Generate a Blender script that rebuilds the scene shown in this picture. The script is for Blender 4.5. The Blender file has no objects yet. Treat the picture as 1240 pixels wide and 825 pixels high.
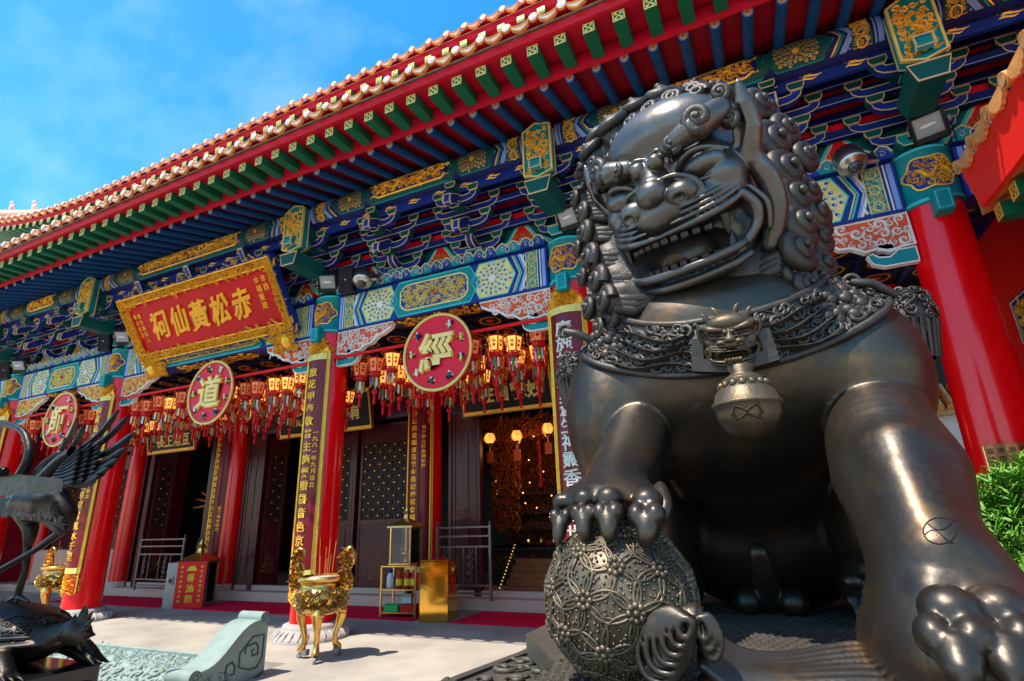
import bpy, math, random
import numpy as np
from mathutils import Vector, Matrix
pi = math.pi; sin = math.sin; cos = math.cos; R = math.radians
sc = bpy.context.scene
col = sc.collection

# ---------------------------------------------------------------- camera, sky, sun, exposure
cd = bpy.data.cameras.new('camera'); cam = bpy.data.objects.new('camera', cd); col.objects.link(cam)
AX = Vector((1508, 267, 666)).normalized(); AY = Vector((330, -206, -666)); AY = (AY - AX * AX.dot(AY)).normalized(); AZ = AX.cross(AY)
cam.matrix_world = Matrix.Translation((0, 0, 1.6)) @ Matrix((AX, AY, AZ)).to_4x4()
cd.sensor_width = 36; cd.lens = 36 * 666 / 1240; cd.clip_start = .05; cd.clip_end = 3000
sc.camera = cam
SUN_EL, SUN_AZ = 63, -28
w = bpy.data.worlds.new('World'); sc.world = w; w.use_nodes = True
nt = w.node_tree; bg = nt.nodes['Background']; sky = nt.nodes.new('ShaderNodeTexSky'); sky.sky_type = 'NISHITA'
sky.sun_disc = False; sky.sun_elevation = R(SUN_EL); sky.air_density = 1.1; sky.dust_density = .6; sky.ozone_density = 2.2
sd = Vector((sin(R(SUN_AZ)) * cos(R(SUN_EL)), -cos(R(SUN_AZ)) * cos(R(SUN_EL)), sin(R(SUN_EL))))
sky.sun_rotation = math.atan2(sd.x, sd.y)
bg.inputs[1].default_value = .15
# thin cirrus mixed into the sky
tc = nt.nodes.new('ShaderNodeTexCoord'); mp = nt.nodes.new('ShaderNodeMapping'); mp.inputs['Scale'].default_value = (1.2, 3.2, 3.5); mp.inputs['Rotation'].default_value = (.3, .5, .9)
nz = nt.nodes.new('ShaderNodeTexNoise'); nz.inputs['Scale'].default_value = 1.6; nz.inputs['Detail'].default_value = 7; nz.inputs['Roughness'].default_value = .55
cr = nt.nodes.new('ShaderNodeValToRGB'); cr.color_ramp.elements[0].position = .5; cr.color_ramp.elements[1].position = 1
cr.color_ramp.elements[1].color = (.17, .17, .17, 1)
mx = nt.nodes.new('ShaderNodeMixRGB'); mx.inputs[2].default_value = (7, 7.6, 8.4, 1)
L = nt.links.new
L(tc.outputs['Generated'], mp.inputs[0]); L(mp.outputs[0], nz.inputs[0]); L(nz.outputs[0], cr.inputs[0]); L(cr.outputs[0], mx.inputs[0])
hs = nt.nodes.new('ShaderNodeHueSaturation'); hs.inputs['Saturation'].default_value = 1.42; hs.inputs['Hue'].default_value = .490; hs.inputs['Value'].default_value = .8; L(sky.outputs[0], hs.inputs['Color']); L(hs.outputs[0], mx.inputs[1]); L(mx.outputs[0], bg.inputs[0])
sl = bpy.data.lights.new('sun', 'SUN'); sl.energy = 2.8; sl.angle = R(.5); sl.color = (1, .95, .86)
so = bpy.data.objects.new('sun', sl); col.objects.link(so); so.rotation_euler = sd.to_track_quat('Z', 'Y').to_euler()
sc.view_settings.view_transform = 'Standard'; sc.view_settings.look = 'None'; sc.view_settings.exposure = 1.42; sc.view_settings.gamma = 1
sc.render.engine = 'CYCLES'; sc.cycles.use_denoising = True
sc.cycles.max_bounces = 7; sc.cycles.diffuse_bounces = 4; sc.cycles.glossy_bounces = 3; sc.cycles.transmission_bounces = 3
sc.cycles.caustics_reflective = False; sc.cycles.caustics_refractive = False; sc.cycles.sample_clamp_indirect = 6

# ---------------------------------------------------------------- materials
MT = {}
def mat(name, c, rough=.5, metal=0, c2=None, ns=3., bump=0, bs=40., emis=0, spec=.22, coat=0, r2=None, lo=.35, hi=.7):
    if name in MT: return MT[name]
    m = bpy.data.materials.new(name); m.use_nodes = True; t = m.node_tree; b = t.nodes['Principled BSDF']
    b.inputs['Base Color'].default_value = (*c, 1); b.inputs['Roughness'].default_value = rough; b.inputs['Metallic'].default_value = metal
    b.inputs['Specular IOR Level'].default_value = spec; b.inputs['Coat Weight'].default_value = coat; b.inputs['Coat Roughness'].default_value = .06
    co = t.nodes.new('ShaderNodeTexCoord')
    n = t.nodes.new('ShaderNodeTexNoise'); n.inputs['Scale'].default_value = ns; n.inputs['Detail'].default_value = 6
    t.links.new(co.outputs['Object'], n.inputs[0])
    rp = t.nodes.new('ShaderNodeValToRGB'); rp.color_ramp.elements[0].position = lo; rp.color_ramp.elements[1].position = hi
    t.links.new(n.outputs[0], rp.inputs[0])
    c2 = c2 or tuple(x * .78 for x in c)
    rp.color_ramp.elements[0].color = (*c, 1); rp.color_ramp.elements[1].color = (*c2, 1)
    t.links.new(rp.outputs[0], b.inputs['Base Color'])
    if r2 is not None:
        mr = t.nodes.new('ShaderNodeMapRange'); mr.inputs[3].default_value = rough; mr.inputs[4].default_value = r2
        n3 = t.nodes.new('ShaderNodeTexNoise'); n3.inputs['Scale'].default_value = ns * 2.3; n3.inputs['Detail'].default_value = 5
        t.links.new(co.outputs['Object'], n3.inputs[0]); t.links.new(n3.outputs[0], mr.inputs[0]); t.links.new(mr.outputs[0], b.inputs['Roughness'])
    if bump:
        n2 = t.nodes.new('ShaderNodeTexNoise'); n2.inputs['Scale'].default_value = bs; n2.inputs['Detail'].default_value = 4
        t.links.new(co.outputs['Object'], n2.inputs[0])
        bp = t.nodes.new('ShaderNodeBump'); bp.inputs['Strength'].default_value = bump; bp.inputs['Distance'].default_value = .01
        t.links.new(n2.outputs[0], bp.inputs['Height']); t.links.new(bp.outputs[0], b.inputs['Normal'])
    if emis:
        t.links.new(rp.outputs[0], b.inputs['Emission Color']); b.inputs['Emission Strength'].default_value = emis
    MT[name] = m; return m
RED = mat('red_lacquer', (.86, .001, .005), .16, r2=.34, c2=(.78, .001, .004), coat=.45, bump=.03, bs=6, ns=1.3)
REDF = mat('red_paint', (.78, .003, .008), .45, bump=.05, bs=12)
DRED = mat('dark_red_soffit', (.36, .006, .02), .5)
CRIM = mat('crimson_eave_paint', (.58, .006, .03), .45, bump=.05, bs=12)
WINE = mat('wine_lacquer', (.15, .003, .01), .3, coat=.15, c2=(.19, .004, .012), bump=.04, bs=5)
TEAL = mat('teal_paint', (.004, .25, .27), .45, c2=(.004, .19, .21))
CYAN = mat('pale_teal_paint', (.05, .52, .5), .45)
BLUE = mat('ultramarine_paint', (.01, .035, .26), .45, c2=(.008, .025, .19))
RBLUE = mat('rafter_blue_paint', (.008, .075, .25), .42, c2=(.006, .06, .2))
NAVY = mat('navy_paint', (.008, .014, .12), .5)
LBLUE = mat('light_blue_paint', (.22, .36, .75), .45)
GREEN = mat('green_paint', (.004, .13, .06), .45, c2=(.003, .1, .045))
DGREEN = mat('dark_green_teal_paint', (.003, .085, .075), .45)
WHITE = mat('white_paint', (.8, .78, .72), .5)
CREAM = mat('cream_outline_paint', (.7, .52, .28), .45)
GOLD = mat('gold_leaf', (1, .56, .06), .3, .3, c2=(.85, .4, .03), ns=9)
GOLD2 = mat('pale_gold_paint', (.8, .66, .22), .4, .15, c2=(.7, .52, .12), ns=9)
ORNG = mat('vermilion_paint', (.75, .09, .015), .45)
BLACK = mat('black_paint', (.012, .011, .012), .4)
BLKM = mat('black_metal', (.03, .03, .034), .35, .3)
STONE = mat('column_stone', (.42, .37, .33), .75, c2=(.34, .3, .27), ns=5, bump=.3, bs=60)
PINK = mat('pink_granite', (.6, .40, .30), .6, c2=(.48, .32, .24), ns=30, bump=.1, bs=90)
GLASS = mat('lamp_glass', (.35, .37, .38), .08, coat=.5)
STEEL = mat('stainless_steel', (.55, .52, .5), .28, 1)
GREY = mat('grey_metal', (.3, .31, .32), .4, .6)

# ---------------------------------------------------------------- mesh builder
class MB:
    def __init__(s): s.v = []; s.f = []; s.m = []; s.s = []; s.mats = []
    def mi(s, m):
        if m not in s.mats: s.mats.append(m)
        return s.mats.index(m)
    def add(s, vs, fs, m, smooth=False):
        o = len(s.v); s.v += [tuple(v) for v in vs]; k = s.mi(m)
        for f in fs: s.f.append([i + o for i in f]); s.m.append(k); s.s.append(smooth)
    def box(s, a, b, m, M=None, bev=0):
        x0, y0, z0 = a; x1, y1, z1 = b
        if bev:
            e = bev
            rings = []
            for z, d in ((z0, e), (z0 + e, 0), (z1 - e, 0), (z1, e)):
                rings.append([(x0+d+e*(d==0), y0+d, z), (x1-d-e*(d==0), y0+d, z), (x1-d, y0+d+e*(d==0), z), (x1-d, y1-d-e*(d==0), z), (x1-d-e*(d==0), y1-d, z), (x0+d+e*(d==0), y1-d, z), (x0+d, y1-d-e*(d==0), z), (x0+d, y0+d+e*(d==0), z)])
            vs = [p for r in rings for p in r]
            fs = [tuple(range(7, -1, -1)), tuple(range(24, 32))]
            for r in range(3):
                for i in range(8): fs.append((r*8+i, r*8+(i+1) % 8, r*8+8+(i+1) % 8, r*8+8+i))
        else:
            vs = [(x0,y0,z0),(x1,y0,z0),(x1,y1,z0),(x0,y1,z0),(x0,y0,z1),(x1,y0,z1),(x1,y1,z1),(x0,y1,z1)]
            fs = [(3,2,1,0),(4,5,6,7),(0,1,5,4),(1,2,6,5),(2,3,7,6),(3,0,4,7)]
        if M is not None: vs = [M @ Vector(v) for v in vs]
        s.add(vs, fs, m)
    def prism(s, poly, fn, h0, h1, m, back=False, side=None):
        if getattr(fn, 'cut', None):        # curved carrier: slice the panel so it follows the curve
            ax, st = fn.cut; lo = min(p[ax] for p in poly); hi = max(p[ax] for p in poly); k = math.floor(lo/st)
            while k*st < hi-1e-6:
                q = list(poly)
                for lim, sg in ((k*st, 1), ((k+1)*st, -1)):
                    o = []
                    for i in range(len(q)):
                        a, b = q[i-1], q[i]; da, db = (a[ax]-lim)*sg, (b[ax]-lim)*sg
                        if (da >= 0) != (db >= 0): t = da/(da-db); o.append((a[0]+(b[0]-a[0])*t, a[1]+(b[1]-a[1])*t))
                        if db >= 0: o.append(b)
                    q = o
                    if not q: break
                if len(q) > 2: s.add([fn(u, v, h1) for u, v in q], [tuple(range(len(q)))], m)
                k += 1
            return
        n = len(poly); vs = [fn(u, v, h1) for u, v in poly] + [fn(u, v, h0) for u, v in poly]
        s.add(vs, [tuple(range(n))] + ([tuple(range(2*n-1, n-1, -1))] if back else []), m)
        s.add(vs, [(i, (i+1) % n, n+(i+1) % n, n+i) for i in range(n)], side or m)
    def outline(s, poly, fn, w, h0, h1, m, closed=True):
        n = len(poly); A = []; B = []
        for i in range(n):
            p = poly[i]; a = poly[i-1] if (i or closed) else p; b = poly[(i+1) % n] if (i < n-1 or closed) else p
            dx, dy = b[0]-a[0], b[1]-a[1]; l = math.hypot(dx, dy) or 1; nx, ny = -dy/l*w/2, dx/l*w/2
            A.append((p[0]+nx, p[1]+ny)); B.append((p[0]-nx, p[1]-ny))
        vs = [fn(*a, h0) for a in A] + [fn(*a, h1) for a in A] + [fn(*b, h1) for b in B] + [fn(*b, h0) for b in B]
        fs = []
        for i in range(n if closed else n-1):
            j = (i+1) % n
            fs += [(i, j, n+j, n+i), (n+i, n+j, 2*n+j, 2*n+i), (2*n+i, 2*n+j, 3*n+j, 3*n+i)]
        s.add(vs, fs, m)
    def ribbon(s, pts, w, fn, h, m, taper=True, h0=0):
        n = len(pts); vs = []
        for i, p in enumerate(pts):
            a = pts[max(i-1, 0)]; b = pts[min(i+1, n-1)]
            dx, dy = b[0]-a[0], b[1]-a[1]; l = math.hypot(dx, dy) or 1
            t = i/(n-1); k = (min(1, .35+2.2*t, .25+1.6*(1-t)) if taper else 1) * w / 2
            vs += [fn(p[0]-dy/l*k, p[1]+dx/l*k, h0), fn(p[0], p[1], h0+h), fn(p[0]+dy/l*k, p[1]-dx/l*k, h0)]
        fs = []
        for i in range(n-1):
            q = 3*i; fs += [(q, q+3, q+4, q+1), (q+1, q+4, q+5, q+2)]
        s.add(vs, fs, m, False)
    def tube(s, pts, r, m, n=8, caps=True, closed=False, smooth=True, flat=None):
        P = [Vector(p) for p in pts]; N = len(P); rr = r if isinstance(r, (list, tuple)) else [r]*N
        up = Vector((0, 0, 1)); T0 = (P[1]-P[0]).normalized()
        if abs(T0.z) > .9: up = Vector((1, 0, 0))
        vs = []; prev = None
        for i in range(N):
            a = P[i-1] if (i or closed) else P[i]; b = P[(i+1) % N] if (i < N-1 or closed) else P[i]
            T = (b-a).normalized()
            if prev is None: nx = T.cross(up).normalized()
            else: nx = (prev - T*prev.dot(T)).normalized()
            prev = nx; ny = T.cross(nx)
            for k in range(n):
                a_ = 2*pi*k/n; fy = flat or 1
                vs.append(P[i] + (nx*cos(a_)*fy + ny*sin(a_))*rr[i])
        fs = []
        for i in range(N if closed else N-1):
            for k in range(n):
                j = (i+1) % N; fs.append((i*n+k, i*n+(k+1) % n, j*n+(k+1) % n, j*n+k))
        s.add(vs, fs, m, smooth)
        if caps and not closed: s.add(vs, [tuple(range(n-1, -1, -1)), tuple(range((N-1)*n, N*n))], m)
    def lathe(s, prof, c, m, n=24, smooth=True, caps=True, M=None):
        vs = []
        for r, z in prof:
            for k in range(n): vs.append(Vector((c[0]+r*cos(2*pi*k/n), c[1]+r*sin(2*pi*k/n), c[2]+z)))
        fs = []
        for i in range(len(prof)-1):
            for k in range(n): fs.append((i*n+k, i*n+(k+1) % n, (i+1)*n+(k+1) % n, (i+1)*n+k))
        if M is not None: vs = [M @ v for v in vs]
        s.add(vs, fs, m, smooth)
        if caps: s.add(vs, [tuple(range(n-1, -1, -1)), tuple(range((len(prof)-1)*n, len(prof)*n))], m)
    def ball(s, c, r, m, n=12, k=8, M=None):
        rr = r if isinstance(r, (tuple, list)) else (r, r, r); vs = []; fs = []
        for i in range(k+1):
            t = pi*i/k
            for j in range(n): vs.append(Vector((c[0]+rr[0]*sin(t)*cos(2*pi*j/n), c[1]+rr[1]*sin(t)*sin(2*pi*j/n), c[2]-rr[2]*cos(t))))
        for i in range(k):
            for j in range(n): fs.append((i*n+j, i*n+(j+1) % n, (i+1)*n+(j+1) % n, (i+1)*n+j))
        if M is not None: vs = [M @ v for v in vs]
        s.add(vs, fs, m, True)
    def text(s, body, fn, size, h0, h1, m, bold=.0, cx=0, cy=0):
        g = glyph(body, bold)
        n = len(g[0]); k = size
        vs = [fn(cx+x*k, cy+y*k, h1) for x, y in g[0]]
        s.add(vs, g[1], m)
        if h1 - h0 > .003 and g[2]:
            vs2 = vs + [fn(cx+x*k, cy+y*k, h0) for x, y in g[0]]
            s.add(vs2, [(a, b, b+n, a+n) for a, b in g[2]], m)
    def mesh(s, name):
        me = bpy.data.meshes.new(name); me.from_pydata(s.v, [], s.f); me.polygons.foreach_set('material_index', s.m); me.polygons.foreach_set('use_smooth', s.s)
        for m in s.mats: me.materials.append(m)
        me.update(); return me
    def build(s, name, parent=None, label=None, loc=None, rot=None):
        o = bpy.data.objects.new(name, s.mesh(name)); col.objects.link(o)
        if parent: o.parent = parent
        if loc: o.location = loc
        if rot: o.rotation_euler = rot
        if label: o['label'] = label
        return o
GL = {}
def glyph(body, bold=0):
    key = (body, bold)
    if key in GL: return GL[key]
    c = bpy.data.curves.new('t', 'FONT'); c.body = body; c.offset = bold; c.resolution_u = 2; c.align_x = 'CENTER'
    o = bpy.data.objects.new('t', c); col.objects.link(o); me = o.to_mesh()
    vs = [(v.co.x, v.co.y) for v in me.vertices]; fs = [tuple(p.vertices) for p in me.polygons]
    ys = [v[1] for v in vs] or [0]; mid = (min(ys)+max(ys))/2; xs = [v[0] for v in vs] or [0]; mx_ = (min(xs)+max(xs))/2
    vs = [(x-mx_, y-mid) for x, y in vs]
    cnt = {}
    for f in fs:
        for i in range(len(f)):
            a, b = f[i], f[(i+1) % len(f)]; k = (min(a, b), max(a, b)); cnt[k] = cnt.get(k, 0)+1
    ed = [k for k, n in cnt.items() if n == 1]
    bpy.data.objects.remove(o); bpy.data.curves.remove(c)
    GL[key] = (vs, fs, ed); return GL[key]
def tag(o, label=None, cat=None, group=None, kind=None):
    if label: o['label'] = label
    if cat: o['category'] = cat
    if group: o['group'] = group
    if kind: o['kind'] = kind
    return o
def thing(name, label, cat, loc=(0, 0, 0), group=None, rot=(0, 0, 0)):
    o = bpy.data.objects.new(name, None); o.empty_display_size = .1; col.objects.link(o); o.location = loc; o.rotation_euler = rot
    return tag(o, label, cat, group)
KIDS = {}
def copy_tree(o, parent=None, label=None):
    c = o.copy(); col.objects.link(c); c.parent = parent
    for ch in KIDS.setdefault(o.name, list(o.children)): copy_tree(ch, c)
    if label: c['label'] = label
    return c
def front(x0, y0, z0):      # a plane facing -Y
    return lambda u, v, h: (x0+u, y0-h, z0+v)
def cyl(x0, y0, z0, r):     # u runs round a vertical cylinder, 0 facing -Y
    f = lambda u, v, h: (x0+(r+h)*sin(u/r), y0-(r+h)*cos(u/r), z0+v)
    f.cut = (0, .07); return f
def spiral(cx, cy, r, a0, d, turns=1.6, n=14, tail=1.):
    P = []
    for i in range(n+1):
        t = i/n; rr = r*(1-t)**.85+r*.04; a = a0+d*turns*2*pi*t
        P.append((cx+rr*cos(a), cy+rr*sin(a)))
    if tail:
        p = P[0]; tx, ty = (P[0][0]-P[1][0]), (P[0][1]-P[1][1]); l = math.hypot(tx, ty) or 1
        P.insert(0, (p[0]+tx/l*r*tail*.55+(p[0]-cx)*.12*tail, p[1]+ty/l*r*tail*.55+(p[1]-cy)*.12*tail))
        q = P[0]; P.insert(0, (q[0]+tx/l*r*tail*.45+(p[0]-cx)*.5*tail, q[1]+ty/l*r*tail*.45+(p[1]-cy)*.5*tail))
    return P
def swirls(mb, fn, inside, box, size, m, rnd, h=.01, w=.24, turns=1.35, n=11, fill=1., h0=0, tube=0):
    u0, v0, u1, v1 = box; pts = []
    want = int((u1-u0)*(v1-v0)/(size*size)*3*fill)
    for _ in range(want*5):
        x = rnd.uniform(u0, u1); y = rnd.uniform(v0, v1); s_ = size*rnd.uniform(.65, 1.1)
        if inside and not inside(x, y): continue
        if any((x-a)**2+(y-b)**2 < (.78*(s_+c))**2 for a, b, c in pts): continue
        pts.append((x, y, s_)); d = rnd.choice((-1, 1))
        if tube:
            P = spiral(x, y, s_*.85, rnd.uniform(0, 6.28), d, turns, n, tail=rnd.uniform(.4, 1.)); k = len(P)
            mb.tube([fn(a, b, h*.2+h*.5*i/k) for i, (a, b) in enumerate(P)], [tube*s_*(.25+1.6*min(i/k, .5)*(1.2-.7*i/k)) for i in range(k)], m, 6)
            a = rnd.uniform(0, 6.28); q = (x+cos(a)*s_*1.1, y+sin(a)*s_*1.1); mb.tube([fn(q[0]+cos(a+b)*s_*.3*k_, q[1]+sin(a+b)*s_*.3*k_, h*.4) for k_, b in ((-1, 0), (0, 0), (1, .8))], [tube*s_*.3, tube*s_*.9, tube*s_*.1], m, 6)
            continue
        mb.ribbon(spiral(x, y, s_*.85, rnd.uniform(0, 6.28), d, turns, n, tail=rnd.uniform(.4, 1.)), s_*w*1.5, fn, h, m, h0=h0)
        if rnd.random() < .6:
            a = rnd.uniform(0, 6.28); q = (x+cos(a)*s_*1.15, y+sin(a)*s_*1.15)
            mb.ribbon([(q[0]+cos(a+b)*s_*.3*k, q[1]+sin(a+b)*s_*.3*k) for k, b in ((-1, 0), (0, 0), (1, .8))], s_*w*1.7, fn, h, m, h0=h0)
def ell(cx, cy, a, b, n=16, rot=0):
    return [(cx+a*cos(t)*cos(rot)-b*sin(t)*sin(rot), cy+a*cos(t)*sin(rot)+b*sin(t)*cos(rot)) for t in [2*pi*i/n for i in range(n)]]
def arcs(cx, cy, r, a0, a1, n=8): return [(cx+r*cos(a0+(a1-a0)*i/n), cy+r*sin(a0+(a1-a0)*i/n)) for i in range(n+1)]
def rosette(mb, fn, cx, cy, r, pal, h=.0, clip=None):
    # ring upon ring of little scroll petals round a gold heart
    a, b, g = pal
    mb.prism(ell(cx, cy, r*.2, r*.2, 10), fn, 0, h+.012, g)
    for ring, (rr, n, s_) in enumerate(((.34, 8, .12), (.58, 13, .13), (.84, 18, .135), (1.1, 24, .135))):
        for i in range(n):
            t = 2*pi*i/n+ring*.2; x, y = cx+rr*r*cos(t), cy+rr*r*sin(t)
            if clip and not clip(x, y): continue
            mb.prism(ell(x, y, s_*r, s_*r*.72, 9, t), fn, 0, h+.006, g)
            mb.prism(ell(x, y, s_*r*.8, s_*r*.52, 9, t), fn, 0, h+.0085, (a, b)[(i+ring) % 2])
            mb.prism(ell(x+cos(t)*s_*r*.3, y+sin(t)*s_*r*.3, s_*r*.3, s_*r*.24, 7, t), fn, 0, h+.011, g)
# ================================================================= setting
FZ = -.27
def ground_mat(name, c, c2, ns, joint=None):
    m = mat(name, c, .8, c2=c2, ns=ns, bump=.25, bs=70); return m
CONC = ground_mat('terrace_concrete', (.41, .355, .285), (.28, .245, .2), 1.1)
g = MB(); g.box((-400, -400, -1.6), (400, 600, -1.2), mat('far_paving', (.3, .28, .25), .8)); tag(g.build('ground'), kind='structure')
NX0, NX1, NY = -13.2, -6.85, 6.7      # notch in the terrace for the carved stair ramp
g = MB()
for a, b in (((-60, NY, -1.2), (60, 60, FZ)), ((NX1, -30, -1.2), (60, NY, FZ)), ((-60, -30, -1.2), (NX0, NY, FZ))): g.box(a, b, CONC)
t_ = g.build('pavement'); tag(t_, kind='structure')

# ================================================================= the hall
hall = thing('temple_hall', 'red columned temple hall with painted beams and a double roof of sunlit glazed tile ends', 'temple')
CX = [2.42, -2.68, -7.95, -14.95, -19.85, -24.9]; CY = 8.29
X0, X1 = -27.0, 5.2
m = MB(); m.box((-27, 11.6, FZ), (4.5, 17, -.03), PINK, bev=.015); m.build('plinth_step', hall)
rnd = random.Random(5)
def column_mesh(x):
    m = MB(); m.lathe([(.385, .0), (.385, .15), (.37, 1.5), (.35, 3.5), (.335, 5.40)], (x, CY, -.02), RED, 40, caps=False); return m
for ci, x in enumerate(CX):
    c = column_mesh(x).build('column', hall)
    m = MB(); m.lathe([(.66, 0), (.66, .05), (.62, .09), (.56, .14), (.5, .17), (.5, .2), (.48, .24), (.42, .26), (.385, .265)], (x, CY, FZ), STONE, 40)
    for k in range(28):
        a = 2*pi*k/28; m.tube([(x+.655*cos(a), CY+.655*sin(a), FZ+.05), (x+.6*cos(a), CY+.6*sin(a), FZ+.12), (x+.52*cos(a), CY+.52*sin(a), FZ+.16)], [.02, .035, .012], STONE, 6)
    m.build('column_base', c)
    m = MB(); m.lathe([(.345, 5.33), (.375, 5.34), (.375, 5.40), (.36, 5.41), (.36, 6.06), (.375, 6.07), (.375, 6.13), (.35, 6.14)], (x, CY, 0), TEAL, 32)
    m.lathe([(.378, 5.345), (.378, 5.385)], (x, CY, 0), CYAN, 32, caps=False); m.lathe([(.378, 6.085), (.378, 6.12)], (x, CY, 0), CYAN, 32, caps=False)
    f = cyl(x, CY, 5.74, .36)
    cart = [(.30*cos(t)*(1+.1*cos(6*t)), .235*sin(t)*(1+.1*cos(6*t))) for t in [2*pi*i/48 for i in range(48)]]
    m.prism(cart, f, 0, .006, BLUE); m.outline(cart, f, .022, 0, .022, GOLD)
    swirls(m, f, lambda u, v: (u/.27)**2+(v/.2)**2 < 1, (-.26, -.2, .26, .2), .05, GOLD, rnd, h=.03, w=.4)
    m.ribbon([(-.2+.05*i, .07*sin(i*1.3)) for i in range(9)], .07, f, .045, GOLD)
    cap = m.build('column_capital', c)
    m = MB(); m.box((x-.1, CY-.52, 5.1), (x+.1, CY-.28, 5.4), TEAL, bev=.01); fb = front(x, CY-.52, 5.25)
    m.outline([(-.07, -.12), (.07, -.12), (.07, .12), (-.07, .12)], fb, .02, 0, .008, CYAN); m.build('tenon_block', c)

# ---- painted beams between the columns
PALS = {'bright': (BLUE, TEAL, GOLD2, CYAN, WHITE), 'dark': (NAVY, DGREEN, GOLD, TEAL, LBLUE)}
def rect(a, b, c, d): return [(a, b), (c, b), (c, d), (a, d)]
def beam_paint(m, fn, L_, H, pal, rnd, ctr=True):
    B, T, G, C, W = PALS[pal]; hh = H/2
    sub = lambda poly: poly
    def strips(side):
        s = lambda u: u if side > 0 else L_-u
        P = lambda poly: [(s(u), v) for u, v in poly] if side > 0 else [(s(u), v) for u, v in poly][::-1]
        m.prism(P(rect(.04, .02, .10, H-.02)), fn, 0, .004, LBLUE); m.prism(P(rect(.12, .02, .14, H-.02)), fn, 0, .005, W)
        m.prism(P(rect(.17, .02, .40, H-.02)), fn, 0, .004, T)
        m.outline(P(rect(.18, .03, .39, H-.03)), fn, .014, 0, .01, G)
        for k in range(3): 
            cx_, cy_ = s(.285), H*(k+.5)/3
            m.outline(ell(cx_, cy_, .06, .07, 12), fn, .012, 0, .012, G)
        swirls(m, fn, None, (min(s(.2), s(.37)), .05, max(s(.2), s(.37)), H-.05), .035, G, rnd, h=.01, w=.42)
        # chevrons
        for k, (w_, mm) in enumerate(((.04, W), (.04, LBLUE), (.035, B), (.03, C), (.02, G))):
            u = .48+k*.042
            m.prism(P([(u, .02), (u+w_, .02), (u+w_-.16+.02, hh), (u+w_, H-.02), (u, H-.02), (u-.16+.02, hh)]), fn, 0, .004+.001*k, mm)
        m.ribbon(P([(.43, .04), (.47, .2), (.42, hh), (.47, H-.2), (.43, H-.04)]), .03, fn, .007, W, taper=False)
        return s, P
    for side in (1, -1):
        s, P = strips(side)
        # rosette field
        a = .74; b = a+.64
        hexp = [(a-.14, hh), (a+.02, .03), (b-.06, .03), (b+.1, hh), (b-.06, H-.03), (a+.02, H-.03)]
        m.prism(P(hexp), fn, 0, .005, G if pal == 'bright' else T)
        m.outline(P(hexp), fn, .02, 0, .013, C)
        ins = lambda x, y, s=s, a=a, b=b: abs(y-hh) < hh-.07 and a-.08+.16*abs(y-hh)/hh < s(x) < b+.04-.16*abs(y-hh)/hh
        cxr = s((a+b)/2)
        rosette(m, fn, cxr, hh, hh*.92, (B, T, G if pal != 'bright' else W), .006, ins)
    if ctr:
        a = 1.48; b = L_-a
        if b-a > .5:
            hx = [(a-.16, hh), (a+.04, .02), (b-.04, .02), (b+.16, hh), (b-.04, H-.02), (a+.04, H-.02)]
            m.prism(hx, fn, 0, .0068, T); m.outline(hx, fn, .03, 0, .012, C)
            e = .16
            pr_ = [(a+e-.08, hh-.12), (a+e-.02, .16), (a+e+.08, .11), (b-e-.08, .11), (b-e+.02, .16), (b-e+.08, hh-.12), (b-e+.08, hh+.12), (b-e+.02, H-.16), (b-e-.08, H-.11), (a+e+.08, H-.11), (a+e-.02, H-.16), (a+e-.08, hh+.12)]
            m.prism(pr_, fn, 0, .0095, B); m.outline(pr_, fn, .03, 0, .02, G)
            # a pair of running dragons among clouds
            n = 46; w_ = b-a-2*e; swirls(m, fn, lambda x, y: abs(y-hh) < hh-.17, (a+e, .15, b-e, H-.15), .075, G, rnd, h=.03, w=.5, n=9, fill=1.5)
            for sg in (1, -1):
                mid = (a+b)/2
                pts = [(mid+sg*(.07+(w_/2-.12)*i/n), hh+(.38*hh-.06)*sin(i*.3+.6*sg)*(.5+.5*min(1, i/8))) for i in range(n+1)]
                m.ribbon(pts, .05, fn, .04, G)
                for i in range(4, n, 7):
                    x, y = pts[i]; m.ribbon([(x, y), (x+.05*sg, y+.09*(1 if i % 2 else -1)), (x+.1*sg, y+.1*(1 if i % 2 else -1))], .04, fn, .03, G)
            m.ball(fn((a+b)/2, hh, .02), .045, ORNG, 8, 6)
            swirls(m, fn, lambda x, y: abs(y-hh) < hh-.16, (a+e, .15, b-e, H-.15), .05, G, rnd, h=.016, w=.36, n=8)
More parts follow.
